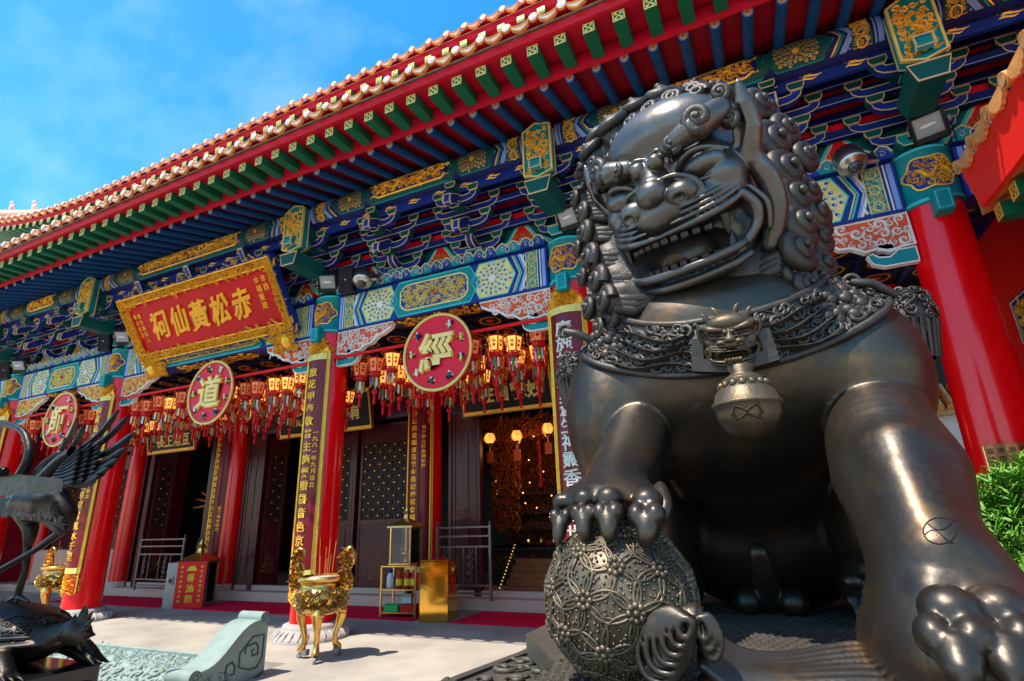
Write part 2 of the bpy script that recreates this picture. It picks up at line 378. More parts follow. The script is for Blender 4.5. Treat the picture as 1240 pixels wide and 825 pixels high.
def make_beam(xa, xb, last=False):
    L_ = xb-xa
    m = MB(); m.box((xa, 8.06, 5.33), (xb, 8.5, 6.1), BLUE, bev=.012)
    beam_paint(m, front(xa, 8.06, 5.345), L_, .74, 'bright', rnd)
    # carved underside strip
    fu = lambda u, v, h: (xa+u, 8.1+v, 5.33-h)
    m.prism(rect(L_*.3, .04, L_*.7, .34), fu, .0, .01, BLACK); swirls(m, fu, None, (L_*.31, .06, L_*.69, .32), .07, GOLD, rnd, h=.02, w=.4, n=7)
    m.build('painted_beam', hall)
    # cloud crest above the beam
    m = MB(); f = front(xa, 7.98, 6.10); n = max(3, round(L_/.44)); p = L_/n
    m.box((xa, 7.99, 6.10), (xb, 8.25, 6.2), BLUE)
    for k in range(n):
        u = k*p
        top = [(u, 0), (u, .08), (u+p*.1, .16), (u+p*.28, .2), (u+p*.42, .15), (u+p*.5, .11), (u+p*.58, .15), (u+p*.72, .2), (u+p*.9, .16), (u+p, .08), (u+p, 0)]
        m.prism(top, f, 0, .02, BLUE if k % 2 else TEAL)
        m.outline(top[1:-1], f, .022, 0, .035, CREAM, closed=False)
        m.ribbon([(q[0], q[1]-.035) for q in top[1:-1]], .03, f, .03, CYAN if k % 2 else LBLUE, taper=False)
        m.ribbon(spiral(u+p*.27, .08, .05, 1, 1, 1.2, 8, 0), .02, f, .035, WHITE, taper=False); m.ribbon(spiral(u+p*.73, .08, .05, 2.1, -1, 1.2, 8, 0), .02, f, .035, WHITE, taper=False)
        m.prism(ell(u+p*.5, .055, .04, .05, 8), f, 0, .04, TEAL if k % 2 else BLUE); m.outline(ell(u+p*.5, .055, .04, .05, 8), f, .012, 0, .045, CREAM)
    m.build('cloud_crest', hall)
for i in range(5): make_beam(CX[i+1]+.33, CX[i]-.33)
make_beam(CX[0]+.33, CX[0]+2.6)

# ---- spandrels under the beams
def spandrel(x, d):
    m = MB(); f0 = front(x, 8.12, 5.32); f = lambda u, v, h: f0(d*u, v, h)
    low = [(0, -.46)]+[(.14+i*.14, -.46+.012*i*i*.55-(.05 if i % 2 else 0)) for i in range(8)]+[(1.3, -.1), (1.36, 0)]
    poly = [(0, 0)]+low if d > 0 else [(0, 0)]+low
    m.prism(poly, f, -.08, 0, ORNG, back=True); m.outline(poly, f, .035, -.085, .02, WHITE)
    swirls(m, f, lambda u, v: v > -.42+.3*(u/1.3)**2, (.04, -.42, 1.2, -.05), .085, WHITE if x > -12 else GOLD2, rnd, h=.02, w=.34)
    m.build('spandrel_carving', hall)
    m = MB(); arm = [(0, -.72), (.32, -.72), (.44, -.66), (.47, -.56), (.4, -.54), (.36, -.6), (.3, -.62), (0, -.62)]
    arm = [(0, -.50), (0, -.70), (.38, -.70), (.5, -.64), (.55, -.52), (.48, -.5), (.42, -.56), (.3, -.58), (.22, -.52), (.2, -.5)]
    m.prism(arm, f, -.09, 0, TEAL, back=True); m.outline(arm, f, .02, -.09, .012, WHITE)
    q = [(.22, -.47), (.42, -.47), (.4, -.38), (.24, -.38)]
    m.prism(q, f, -.1, 0, BLUE, back=True); m.outline(q, f, .015, -.1, .01, WHITE)
    m.build('spandrel_bracket', hall)
for i, x in enumerate(CX):
    spandrel(x-.33, -1); 
    if i: spandrel(x+.33, 1)

# ---- bracket sets
def arm_lat(m, x, y, z, hl, c, depth=.11, hgt=.15):
    # one crosswise arm: flat middle, boat-curved ends, a small cup block on each tip
    f = front(x, y-depth/2, z)
    for d in (1, -1):
        g_ = lambda u, v, h, d=d: f(d*u, v, h)
        p = [(0, 0), (hl-.2, 0), (hl-.09, .03), (hl-.02, .09), (hl, .17), (hl-.11, .17), (hl-.14, .13), (hl-.22, .12), (.0, .12)]
        m.prism(p, g_, -depth, 0, c, back=True)
        m.outline(p, g_, .013, -.004, .008, CREAM)
        q = [(hl-.135, .175), (hl+.015, .175), (hl+.045, .235), (hl+.045, .29), (hl-.165, .29), (hl-.165, .235)]
        m.prism(q, g_, -depth-.02, .02, DGREEN if c is not DGREEN else NAVY, back=True); m.outline(q, g_, .013, -.0, .028, CREAM)
def arm_out(m, x, y0, y1, z, c, wdt=.12, beak=False):
    # an arm reaching out from the wall (profile in the y-z plane)
    f = lambda u, v, h: (x+h, y0-u, z+v); L_ = y0-y1
    if beak: p = [(0, .02), (0, .2), (L_*.55, .17), (L_, -.02), (L_+.03, -.15), (L_-.02, -.22), (L_-.1, -.16), (L_*.4, .0)]
    else: p = [(0, 0), (L_-.2, 0), (L_-.09, .03), (L_-.02, .09), (L_, .2), (L_-.1, .2), (L_-.2, .13), (0, .13)]
    m.prism(p, f, -wdt/2, wdt/2, c, back=True)
    for h in (-wdt/2, wdt/2): m.outline(p, lambda u, v, q, h=h: f(u, v, h+(q if h > 0 else -q)), .014, 0, .006, CREAM)
    # cream edges seen from in front / below
    for h in (-wdt/2+.01, wdt/2-.01):
        e = p[2:6] if beak else p[1:5]
        m.tube([f(u+.006, v-.004, h) for u, v in e], .009, CREAM, 4)
    if beak:
        m.outline([f_ for f_ in rect(-wdt/2, 0, wdt/2, .16)], lambda u, v, h: (x+u, y1-.035-h, z-.2+v), .016, 0, .01, CREAM)
def cup(m, x, y, z, s_=.13, h=.1, c=DGREEN):
    f = lambda u, v, hh: (x+u, y-s_-hh, z+v)
    p = [(-s_*.75, 0), (s_*.75, 0), (s_, h*.45), (s_, h), (-s_, h), (-s_, h*.45)]
    m.prism(p, f, -2*s_, 0, c, back=True); m.outline(p, f, .014, 0, .008, CREAM)
def bracket(x, big):
    m = MB(); A, B_ = (NAVY, BLUE) if not big else (DGREEN, TEAL)
    c1, c2 = BLUE, NAVY
    cup(m, x, 8.2, 6.22, .17 if not big else .24, .17, TEAL)
    m.prism([(-.05, .05), (.05, .05), (.04, .12), (-.04, .12)], lambda u, v, h: (x+u, 8.2-(.17 if not big else .24)-h, 6.22+v), 0, .012, BLACK)
    arm_lat(m, x, 8.2, 6.40, .50, c1); arm_out(m, x, 8.2, 7.84, 6.40, BLUE)
    cup(m, x, 7.82, 6.60, .1)
    arm_lat(m, x, 8.2, 6.70, .70, c1); arm_lat(m, x, 7.82, 6.70, .46, c1)
    arm_out(m, x, 8.0, 7.42, 6.70, BLUE if not big else TEAL, .13, beak=True)
    cup(m, x, 7.45, 6.90, .1)
    arm_lat(m, x, 7.82, 7.0, .66, c1); arm_lat(m, x, 7.45, 7.0, .42, c1)
    arm_out(m, x, 8.0, 7.12 if not big else 6.9, 7.05, BLUE if not big else TEAL, .14 if not big else .2, beak=True)
    cup(m, x, 7.3, 7.22, .1)
    return m
def beamhead(x):
    # big projecting beam head with a gilt plate over each column
    m = MB(); m.box((x-.2, 7.02, 7.1), (x+.2, 8.1, 7.62), DGREEN)
    f = front(x, 7.0, 6.78)
    p = [(-.235, .04), (-.235, .86), (-.02, .98), (.235, .9), (.235, .04), (0, -.04)]
    m.prism(p, f, -.16, .0, TEAL, back=True); m.outline(p, f, .03, -.03, .022, GOLD2)
    m.outline(p, lambda u, v, h: f(u, v, h-.17), .03, 0, .02, CREAM)
    swirls(m, f, lambda u, v: abs(u) < .17, (-.18, .08, .18, .86), .06, GOLD, rnd, h=.022, w=.42)
    for k in range(2): m.outline(ell(0, .3+.3*k, .09, .09, 10), f, .02, 0, .02, GOLD)
    # boat shaped arm beneath
    q = [(-.15, .02), (.15, .02), (.22, .26), (-.22, .26)]
    f2 = front(x, 6.95, 6.42); m.prism(q, f2, -.75, 0, DGREEN, back=True); m.outline(q, f2, .022, -.0, .014, CREAM)
    return m
proto = {}
def put(kind, name, x, fn):
    if kind not in proto: o = fn().build(name, hall); proto[kind] = o
    else: o = proto[kind].copy(); col.objects.link(o)
    o.parent = hall; o.location.x = x
xs_mid = []
for i in range(5):
    n = 4 if i == 2 else 3
    for k in range(1, n): xs_mid.append(CX[i]+(CX[i+1]-CX[i])*k/n)
xs_mid += [CX[0]+1.7]
for x in xs_mid: put('b', 'bracket_set', x, lambda: bracket(0, False))
for x in CX:
    put('B', 'bracket_set', x, lambda: bracket(0, True)); put('H', 'beam_head', x, lambda: beamhead(0))
allx = sorted(xs_mid+CX)
# red infill boards with flame jewels between the sets
m = MB(); m.box((X0, 8.3, 6.1), (X1, 8.42, 7.95), DGREEN)
f = front(0, 8.3, 0)
for a, b in zip(allx[:-1], allx[1:]):
    c_ = (a+b)/2; hw = (b-a)/2-.2
    for k, (s_, mm) in enumerate(((1, CYAN), (.9, CREAM), (.82, REDF))):
        p = [(c_-hw*s_, 6.22), (c_+hw*s_, 6.22), (c_+hw*.78*s_, 6.22+.16*s_), (c_+hw*.42*s_, 6.22+.3*s_), (c_+hw*.22*s_, 6.22+.5*s_), (c_+hw*.1*s_, 6.22+.62*s_), (c_-hw*.1*s_, 6.22+.62*s_), (c_-hw*.22*s_, 6.22+.5*s_), (c_-hw*.42*s_, 6.22+.3*s_), (c_-hw*.78*s_, 6.22+.16*s_)]
        m.prism(p, f, 0, .012+.006*k, mm)
    for t in [pi*i/12 for i in range(13)]:
        u, v = c_+.2*cos(t), 6.28+.2*sin(t)
        m.ribbon([(u, v), (c_+.25*cos(t+.1), 6.28+.27*sin(t+.1)), (c_+.27*cos(t), 6.28+.34*sin(t))], .035, f, .04, GOLD, h0=.02)
    for dx, dz in ((-.07, 0), (.07, 0), (0, .1)): m.ball((c_+dx, 8.26, 6.33+dz), .045, TEAL, 8, 6); m.outline(ell(c_+dx, 6.33+dz, .055, .055, 10), f, .014, .02, .045, WHITE)
m.build('bracket_board', hall)
# long tie beams behind the sets with red strips between
m = MB()
for y, z, h_, mm in ((8.2, 6.70, .14, NAVY), (8.2, 7.0, .14, NAVY), (8.2, 7.3, .16, NAVY), (7.82, 7.02, .12, NAVY), (7.82, 7.3, .14, NAVY), (7.45, 7.3, .12, DGREEN)):
    m.box((X0, y-.045, z+.02), (X1, y+.045, z+.02+h_), mm)
    m.box((X0, y-.052, z+.025), (X1, y-.045, z+.037), LBLUE)
for z in (6.86, 7.16): m.box((X0, 8.215, z+.02), (X1, 8.235, z+.14), REDF)
m.box((X0, 7.84, 7.47), (X1, 8.25, 7.52), REDF); m.build('tie_beams', hall)
m = MB(); m.box((X0, 7.38, 7.2), (X1, 7.46, 7.44), BLUE, bev=.006); f = front(X0, 7.38, 7.2)
for k in range(int((X1-X0)/.55)):
    u = k*.55+.2
    for dx, dz, ll in ((0, .08, .2), (.05, .12, .24), (-.03, .155, .14)): m.ribbon([(u+dx-ll/2, dz), (u+dx-ll/4, dz+.02), (u+dx+ll/4, dz-.01), (u+dx+ll/2, dz)], .035, f, .006, GOLD)
m.build('cloud_board', hall)
# eave purlin, painted
for i in range(-1, 5):
    xa = CX[i+1]+.02; xb = (CX[i] if i >= 0 else X1)-.02
    L_ = xb-xa; m = MB()
    prof = [(.27*cos(t), .27*sin(t)) for t in [2*pi*k/28 for k in range(28)]]
    vs = [(xa, 7.42+a, 7.62+b) for a, b in prof]+[(xb, 7.42+a, 7.62+b) for a, b in prof]
    m.add(vs, [(k, (k+1) % 28, 28+(k+1) % 28, 28+k) for k in range(28)], NAVY, True)
    fp = lambda u, v, h, xa=xa: (xa+u, 7.42-(.27+h)*cos((v-.26)/.27), 7.62+(.27+h)*sin((v-.26)/.27))
    fq_ = lambda u, v, h, fp=fp: fp(u+.2, v, h)
    fq_.cut = (1, .05); beam_paint(m, fq_, L_-.4, .5, 'dark', rnd)
    m.build('eave_purlin', hall)

# ---- rafters and eave
RS = .393
nR = int((X1-X0)/RS)
a_, b_ = Vector((0, 6.1, 7.545)), Vector((0, 8.5, 8.22))
m = MB(); m.tube([a_, b_], .074, RBLUE, 14)
d = (a_-b_).normalized(); e1 = Vector((1, 0, 0)); e2 = d.cross(e1)
fe = lambda u, v, h: a_+e1*u+e2*v+d*h
m.prism(ell(0, 0, .066, .066, 14), fe, 0, .002, LBLUE); m.prism(ell(0, 0, .044, .044, 14), fe, 0, .004, WHITE); m.prism(ell(0, 0, .034, .034, 12), fe, 0, .007, mat('rafter_dot', (.75, .3, .03)))
rr_ = m.build('round_rafter', hall)
m = MB(); M_ = Matrix.Translation((0, 5.45, 7.5)) @ Matrix.Rotation(.03, 4, 'X')
m.box((-.08, 0, 0), (.08, .485, .155), GREEN, M_)
fg = lambda u, v, h: M_ @ Vector((u, -h, v))
m.prism(rect(-.078, .003, .078, .152), fg, 0, .004, GOLD2)
for k in (-1, 1):
    for tri in ([(0, .085), (-.028*k, .13), (.028*k, .13)], [(0, .07), (-.028, .026), (.028, .026)][::k], [(-.012*k, .078), (-.06*k, .108), (-.06*k, .048)], [(.045, .022), (.066, .022), (.066, .05)] if k > 0 else [(-.045, .022), (-.066, .022), (-.066, .05)], [(.045, .134), (.066, .134), (.066, .106)] if k > 0 else [(-.045, .134), (-.066, .134), (-.066, .106)]):
        m.prism(tri, fg, 0, .0065, GREEN)
sr_ = m.build('square_rafter', hall)
for k in range(nR):
    x = X1-.3-k*RS
    for o in (rr_, sr_):
        c = o
        if k: c = o.copy(); col.objects.link(c); c.parent = hall
        c.location.x = x + (.1 if o is sr_ else 0)
m = MB()
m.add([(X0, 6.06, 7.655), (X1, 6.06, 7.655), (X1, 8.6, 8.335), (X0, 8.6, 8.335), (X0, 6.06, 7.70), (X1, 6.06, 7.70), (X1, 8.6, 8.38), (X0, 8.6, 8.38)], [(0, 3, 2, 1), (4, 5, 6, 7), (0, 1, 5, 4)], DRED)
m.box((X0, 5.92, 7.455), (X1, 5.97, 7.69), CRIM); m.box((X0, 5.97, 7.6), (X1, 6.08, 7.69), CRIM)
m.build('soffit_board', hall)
m = MB(); m.add([(X0, 5.4, 7.66), (X1, 5.4, 7.66), (X1, 6.5, 7.775), (X0, 6.5, 7.775), (X0, 5.4, 7.69), (X1, 5.4, 7.69), (X1, 6.5, 7.8), (X0, 6.5, 7.8)], [(0, 3, 2, 1), (4, 5, 6, 7)], CRIM)
vs = []; n = int((X1-X0)/.05)     # scalloped red fascia under the tile ends
TS = .393
for k in range(n+1):
    x = X0+(X1-X0)*k/n; vs += [(x, 5.37, 7.66), (x, 5.33, 7.735+.02*abs(sin(pi*x/TS)))]
m.add(vs, [(2*k, 2*k+2, 2*k+3, 2*k+1) for k in range(n)], CRIM)
m.add([(X0, 5.37, 7.66), (X1, 5.37, 7.66), (X1, 5.42, 7.66), (X0, 5.42, 7.66)], [(0, 1, 2, 3)], CRIM)
m.build('eave_fascia', hall)

TILE = mat('glazed_tile', (.78, .56, .42), .2, c2=(.7, .34, .14), coat=.6, ns=6, lo=.5, hi=.75)
TILEO = mat('amber_tile_rim', (.75, .3, .08), .3, c2=(.62, .2, .05), ns=9)
TILEW = mat('sunlit_glazed_tile', (.86, .78, .7), .2, c2=(.8, .52, .34), coat=.6, ns=9, lo=.52, hi=.72)  # near-white base imitates overexposed sun on the tile fronts
def tile_edge(s_=1.):
    # one drip tile (hanging tongue) and one round cap tile with its barrel behind
    m = MB(); f = lambda u, v, h: (u, -h-.0, v)
    p = [(-.115, .03), (-.09, -.03), (-.05, -.06), (0, -.085), (.05, -.06), (.09, -.03), (.115, .03), (.06, .0), (0, -.01), (-.06, 0)]
    p = [(u*s_*1.2, v*s_*.85) for u, v in p]
    m.prism(p, lambda u, v, h: (u, -.05-h-v*.35, v), -.02, .012, TILEW, back=True)
    m.outline(p, lambda u, v, h: (u, -.05-h-v*.35, v), .02, -.025, .02, TILEO)
    M_ = Matrix.Translation((.196*s_, -.03, .055*s_)) @ Matrix.Rotation(pi/2, 4, 'X')
    m.lathe([(.072*s_, 0), (.074*s_, .02), (.06*s_, .03)], (0, 0, 0), TILEO, 12, M=M_); m.lathe([(.058*s_, .03), (.045*s_, .036), (.02*s_, .046)], (0, 0, 0), TILEW, 12, M=M_)
    b = []; n = 7
    for y, z in ((-.03, 0), (.4, .17), (1.3, .62)):
        for k in range(n): a = pi*k/(n-1); b.append((.196*s_+.070*s_*cos(a), y, .055*s_+z+.070*s_*sin(a)))
    m.add(b, [(r*n+k, r*n+k+1, (r+1)*n+k+1, (r+1)*n+k) for r in range(2) for k in range(n-1)], TILE, True)
    m.add([(-.19*s_, .03, .045), (.196*s_, .03, .045), (.196*s_, .4, .2), (-.196*s_, .4, .2), (.196*s_, 1.3, .65), (-.196*s_, 1.3, .65)], [(0, 1, 2, 3), (3, 2, 4, 5)], CRIM)
    return m
def tile_row(par, name, xs, y, z, zf, s_=1.):
    src = tile_edge(s_); m = MB(); rows = []
    for x in xs:
        dz = zf(x); m.add([(a+x, b+y, c+z+dz) for a, b, c in src.v], src.f, src.mats[0]); k0 = len(m.m)-len(src.f)
        for q, (mi_, sm) in enumerate(zip(src.m, src.s)): m.m[k0+q] = m.mi(src.mats[mi_]); m.s[k0+q] = sm
    return m.build(name, par)
roof = MB(); ys = [(5.3, 7.78), (6.1, 8.1), (7.2, 8.7), (8.3, 9.4), (9.2, 10.1)]
roof.add([(x, y, z) for y, z in ys for x in (X0, X1)], [(2*i, 2*i+1, 2*i+3, 2*i+2) for i in range(4)], TILE)
ro = roof.build('lower_roof', hall)
tile_row(ro, 'eave_tiles', [X0+.1+TS*k for k in range(int((X1-X0)/TS))], 5.25, 7.79, lambda x: 0)
# upper roof
UY, UZ = 7.0, 10.3
lift = lambda x: max(0, (-15.5-x)/6.)**2*.8+max(0, (x-3.)/6.)**2*2.0
UX0, UX1 = -23.5, 8.5
m = MB()
xs = [UX0+(UX1-UX0)*i/60 for i in range(61)]
prof = [(UY, UZ), (UY+.8, UZ+.3), (UY+2, UZ+1), (UY+3.4, UZ+2.2), (UY+4.6, UZ+3.6)]
m.add([(x, y, z+lift(x)*(1-j/5)) for j, (y, z) in enumerate(prof) for x in xs], [(j*61+i, j*61+i+1, (j+1)*61+i+1, (j+1)*61+i) for j in range(4) for i in range(60)], TILE)
m.add([(x, y, z+lift(x)) for x in xs for y, z in ((UY+.06, UZ-.12), (UY+.02, UZ+.0), (UY+3.2, UZ+.3))], [(3*i, 3*i+3, 3*i+4, 3*i+1) for i in range(60)], CRIM)
m.add([(x, y, z+lift(x)) for x in xs for y, z in ((UY+.06, UZ-.12), (UY+3.2, UZ+.3))], [(2*i, 2*i+1, 2*i+3, 2*i+2) for i in range(60)], CRIM)
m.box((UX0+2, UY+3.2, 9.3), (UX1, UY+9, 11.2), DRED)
up = m.build('upper_roof', hall)
tile_row(up, 'eave_tiles', [UX0+.1+TS*k for k in range(int((UX1-UX0)/TS))], UY-.06, UZ+.01, lift)
m = MB(); m.box((-.075, 0, 0), (.075, 1.2, .15), GREEN); m.prism(rect(-.07, .005, .07, .145), lambda u, v, h: (u, -h, v), 0, .005, GOLD2)
m.outline(rect(-.035, .04, .035, .11), lambda u, v, h: (u, -h, v), .012, 0, .008, GREEN)
m.add([], [], GREEN); s_o = m.build('square_rafter', up)
for k in range(int((UX1-UX0)/RS)):
    c = s_o if k == 0 else s_o.copy()
    if k: col.objects.link(c); c.parent = up
    x = UX0+.2+k*RS; c.location = (x, UY+.02, UZ-.27+lift(x))
# hip ridge with small figures at the far corner
m = MB(); P = [(-18.2-i*.35, UY+.5-i*.05, UZ+.42+lift(-18.2-i*.35)+.0*i) for i in range(18)]
m.tube(P, .12, TILE, 8)
for i in range(4, 17, 3):
    p = P[i]; m.ball((p[0], p[1], p[2]+.2), (.11, .07, .14), TILE); m.ball((p[0]-.08, p[1], p[2]+.4), (.08, .06, .08), TILE); m.tube([(p[0], p[1], p[2]), (p[0], p[1], p[2]+.2)], .07, TILE)
m.build('hip_ridge', up)
# body of the hall behind (keeps light out)
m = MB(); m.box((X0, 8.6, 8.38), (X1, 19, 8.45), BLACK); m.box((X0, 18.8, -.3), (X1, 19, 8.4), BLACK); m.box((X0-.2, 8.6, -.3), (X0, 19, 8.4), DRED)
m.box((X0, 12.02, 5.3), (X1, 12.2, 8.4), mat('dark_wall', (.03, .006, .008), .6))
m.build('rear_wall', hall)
# coffered porch ceiling
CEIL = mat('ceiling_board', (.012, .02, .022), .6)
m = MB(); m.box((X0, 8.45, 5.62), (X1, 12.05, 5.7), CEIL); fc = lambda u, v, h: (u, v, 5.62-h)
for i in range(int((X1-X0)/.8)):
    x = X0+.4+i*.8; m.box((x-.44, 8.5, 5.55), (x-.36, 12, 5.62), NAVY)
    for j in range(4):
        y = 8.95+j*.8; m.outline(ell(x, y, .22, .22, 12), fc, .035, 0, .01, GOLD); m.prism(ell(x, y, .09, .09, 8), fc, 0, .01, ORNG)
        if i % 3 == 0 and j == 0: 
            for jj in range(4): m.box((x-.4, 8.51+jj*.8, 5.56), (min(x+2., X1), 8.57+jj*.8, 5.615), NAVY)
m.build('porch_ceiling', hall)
# ================================================================= door wall behind the porch
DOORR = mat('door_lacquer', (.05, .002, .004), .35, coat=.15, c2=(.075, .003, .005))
BRASS = mat('brass', (.8, .5, .16), .25, .9, c2=(.6, .34, .09), ns=12)
DARK = mat('dark_interior', (.02, .008, .006), .7)
for x in CX:
    m = MB(); m.lathe([(.30, -.03), (.30, 1.5), (.28, 5.6)], (x, 12.0, 0), RED, 32, caps=False)
    m.lathe([(.36, -.03), (.36, .04), (.31, .1), (.31, .12)], (x, 12.0, 0), PINK, 32); m.build('inner_column', hall)
def leaf(x0, x1, z0, z1, ang=0, lat=True, y=12.1):
    # a door leaf: stiles, lattice above, raised panel below
    w_ = x1-x0; m = MB(); s_ = .09; zm = z0+(z1-z0)*.38
    for a, b, c, d in ((0, z0, s_, z1), (w_-s_, z0, w_, z1), (s_, z0, w_-s_, z0+.14), (s_, z1-.1, w_-s_, z1), (s_, zm-.07, w_-s_, zm+.07), (s_, z1-.5, w_-s_, z1-.42)): m.box((a, -.03, b), (c, .03, d), DOORR, bev=.006)
    m.box((s_, -.012, z0+.14), (w_-s_, .012, zm-.07), DOORR); m.box((s_+.06, -.03, z0+.24), (w_-s_-.06, -.012, zm-.17), DOORR, bev=.008)
    m.box((s_, -.012, z1-.42), (w_-s_, .012, z1-.1), DOORR)
    f = front(0, -.02, 0)
    if lat:
        zz = zm+.07; H = z1-.5-zz; W = w_-2*s_; st = .16; ny = int(H/st); nx = max(1, int(W/st))
        for i in range(nx):
            for j in range(ny):
                cx_, cz = s_+W*(i+.5)/nx, zz+H*(j+.5)/ny
                m.outline(ell(cx_, cz, st*.5, st*.5, 8), f, .016, 0, .012, mat('lattice_wood', (.06, .01, .006), .4)); 
                if (i+j) % 2: m.prism(ell(cx_, cz, .02, .02, 6), f, 0, .016, GOLD)
        m.box((s_, .01, zz), (w_-s_, .014, z1-.5), BLACK)
    else:
        m.box((s_, -.012, zm+.07), (w_-s_, .012, z1-.5), DOORR); m.box((s_+.05, -.03, zm+.14), (w_-s_-.05, -.012, z1-.57), DOORR, bev=.008)
    swirls(m, f, None, (s_+.1, z0+.3, w_-s_-.1, z0+.7), .09, GOLD if lat else DOORR, rnd, h=.012, w=.2, n=9)
    o = m.build('door_leaf', hall); o.location = (x0, y, 0); o.rotation_euler.z = ang; return o
def frame(x0, x1, z1=4.3):
    m = MB()
    m.box((x0, 11.98, -.03), (x0+.1, 12.14, 5.3), DOORR, bev=.008); m.box((x1-.1, 11.98, -.03), (x1, 12.14, 5.3), DOORR, bev=.008)
    m.box((x0+.1, 11.97, z1), (x1-.1, 12.13, z1+.16), DOORR, bev=.008); m.box((x0+.1, 12.03, z1+.16), (x1-.1, 12.08, 5.3), WINE)
    m.box((x0+.1, 11.98, -.03), (x1-.1, 12.12, .09), PINK)
    f = front(x0, 12.02, z1+.2); swirls(m, f, None, (.2, .05, x1-x0-.2, .85), .12, DOORR, rnd, h=.015, w=.25, n=9)
    m.build('door_frame', hall)
# right bay (x -7.95..-2.68)
frame(-7.4, -6.6); leaf(-7.3, -6.7, .09, 4.3, 0, False, 12.04)
frame(-6.6, -3.3); leaf(-3.4, -2.9, .09, 4.3, 0, False, 12.04); 
# centre bay
frame(-14.6, -13.9); leaf(-14.5, -14.0, .09, 4.3, 0, False, 12.04)
frame(-13.9, -11.6); leaf(-13.75, -13.2, .09, 4.2, R(62)); leaf(-12.7, -12.1, .09, 4.2, 0, True, 12.9); leaf(-11.75, -11.1, .09, 4.2, R(105))
frame(-11.6, -10.4); frame(-10.4, -8.5); leaf(-10.25, -8.62, .09, 4.2); leaf(-11.5, -10.5, .09, 4.2)
# left bays
frame(-19.5, -19.1); frame(-19.1, -16.1); leaf(-18.95, -18.4, .09, 4.2, R(70)); leaf(-16.25, -15.7, .09, 4.2, R(110)); frame(-16.1, -15.3)
frame(-24.5, -22.0); leaf(-24.3, -23.3, .09, 4.2); leaf(-23.3, -22.2, .09, 4.2); frame(-22.0, -20.2); leaf(-21.9, -21.1, .09, 4.2); leaf(-21.1, -20.3, .09, 4.2)
frame(-2.3, 2.0); 
m = MB(); m.box((-24.8, 11.8, .0), (-20.1, 11.97, 1.1), PINK, bev=.02); m.build('stone_dado', hall)

# ---- the altar glimpsed through the right door
AGOLD = mat('altar_gilding', (.6, .22, .03), .3, .6, c2=(.3, .05, .01), ns=14)
ARED = mat('altar_red', (.4, .01, .008), .4)
alt = thing('altar', 'gilded carved altar glowing in the dark doorway behind the hexagonal lanterns', 'altar', (-5.5, 14.6, -.03))
def carved(parent, name, x0, x1, y, z0, z1, size, mt, seed, depth=.05, back=None):
    r_ = random.Random(seed); m = MB(); f = front(x0, y, z0)
    if back: m.box((x0, y+.0, z0), (x1, y+.06, z1), back)
    for q in range(2): swirls(m, lambda u, v, h, q=q: f(u, v, h+q*.06), None, (.02, .02, x1-x0-.02, z1-z0-.02), size, mt, r_, h=depth, w=.36, n=8)
    return m.build(name, parent)
carved(alt, 'carved_screen', -1.7, 2.2, .5, .9, 4.4, .13, AGOLD, 3, back=DARK)
carved(alt, 'carved_arch', -1.7, -.9, -.6, 1.4, 4.3, .11, AGOLD, 4); carved(alt, 'carved_arch', 1.1, 1.9, -.6, 1.4, 4.3, .11, AGOLD, 6)
carved(alt, 'carved_valance', -1.7, 2.0, -1.0, 3.7, 4.3, .1, AGOLD, 8)
m = MB(); m.box((-1.9, -.5, 0), (2.4, .4, .95), BLACK); m.box((-1.9, -.9, .86), (2.4, .4, .95), BLACK, bev=.02); f = front(-1.8, -.5, .1)
swirls(m, f, None, (0, .35, 4.1, .7), .09, AGOLD, random.Random(9), h=.02); m.build('altar_table', alt)
for q, z in enumerate((1.55, 1.95, 2.45)):
    m = MB(); m.box((-1.7, -.35+.25*q, z-.2), (2.2, .1+.2*q, z), BLACK, bev=.01); f = front(-1.7, -.36+.25*q, z-.19); swirls(m, f, None, (.05, .02, 3.8, .17), .05, AGOLD, random.Random(30+q), h=.015); m.build('altar_shelf', alt)
for s_ in (-1.2, -.55, .75, 1.35):
    m = MB(); m.lathe([(.06, 2.45), (.09, 2.5), (.05, 2.6), (.05, 4.2), (.1, 4.3)], (s_, .1, 0), ARED, 12); m.tube([(s_+.09*cos(i*.5), .1+.09*sin(i*.5), 2.6+.05*i) for i in range(32)], .025, AGOLD, 6); m.build('altar_post', alt)
m = MB()
for k in range(5): m.box((-.75, -1.3-.18*(4-k), 0), (.85, -1.12-.18*(4-k)+.02, .14*(k+1)), mat('altar_wood', (.28, .09, .03), .4), bev=.01)
m.build('altar_step', alt)
for s_ in (-1, 1):
    m = MB()
    for k in range(14): m.ball((.05+s_*(.95), -1.9+k*.07, .1+k*.07), .018, mat('lamp_bead', (1, .55, .12), .3, emis=.4), 6, 4)
    m.build('bead_lights', alt)
m = MB(); m.lathe([(.2, 1.0), (.3, 1.2), (.24, 1.6), (.14, 1.8), (.17, 2.0), (.15, 2.2), (.05, 2.4), (.1, 2.5)], (0.05, .1, 0), AGOLD, 14); m.box((-.45, -.1, .95), (.55, .3, 1.1), ARED, bev=.02)
for k in range(6): m.ball((-.8+.35*k, -.3, 1.06), (.05, .05, .1), BRASS)
m.build('deity_figure', alt)
m = MB(); 
for k in range(34):
    m.ball((rnd.uniform(-1.6, 2), rnd.uniform(-.9, .2), rnd.uniform(1.1, 4.1)), .018, mat('tiny_bulb', (1, .32, .06), .3, emis=3), 6, 4)
m.build('fairy_bulbs', alt)
WARM = mat('lamp_glow', (1, .36, .06), .4, c2=(1, .2, .03), emis=.75, ns=9)
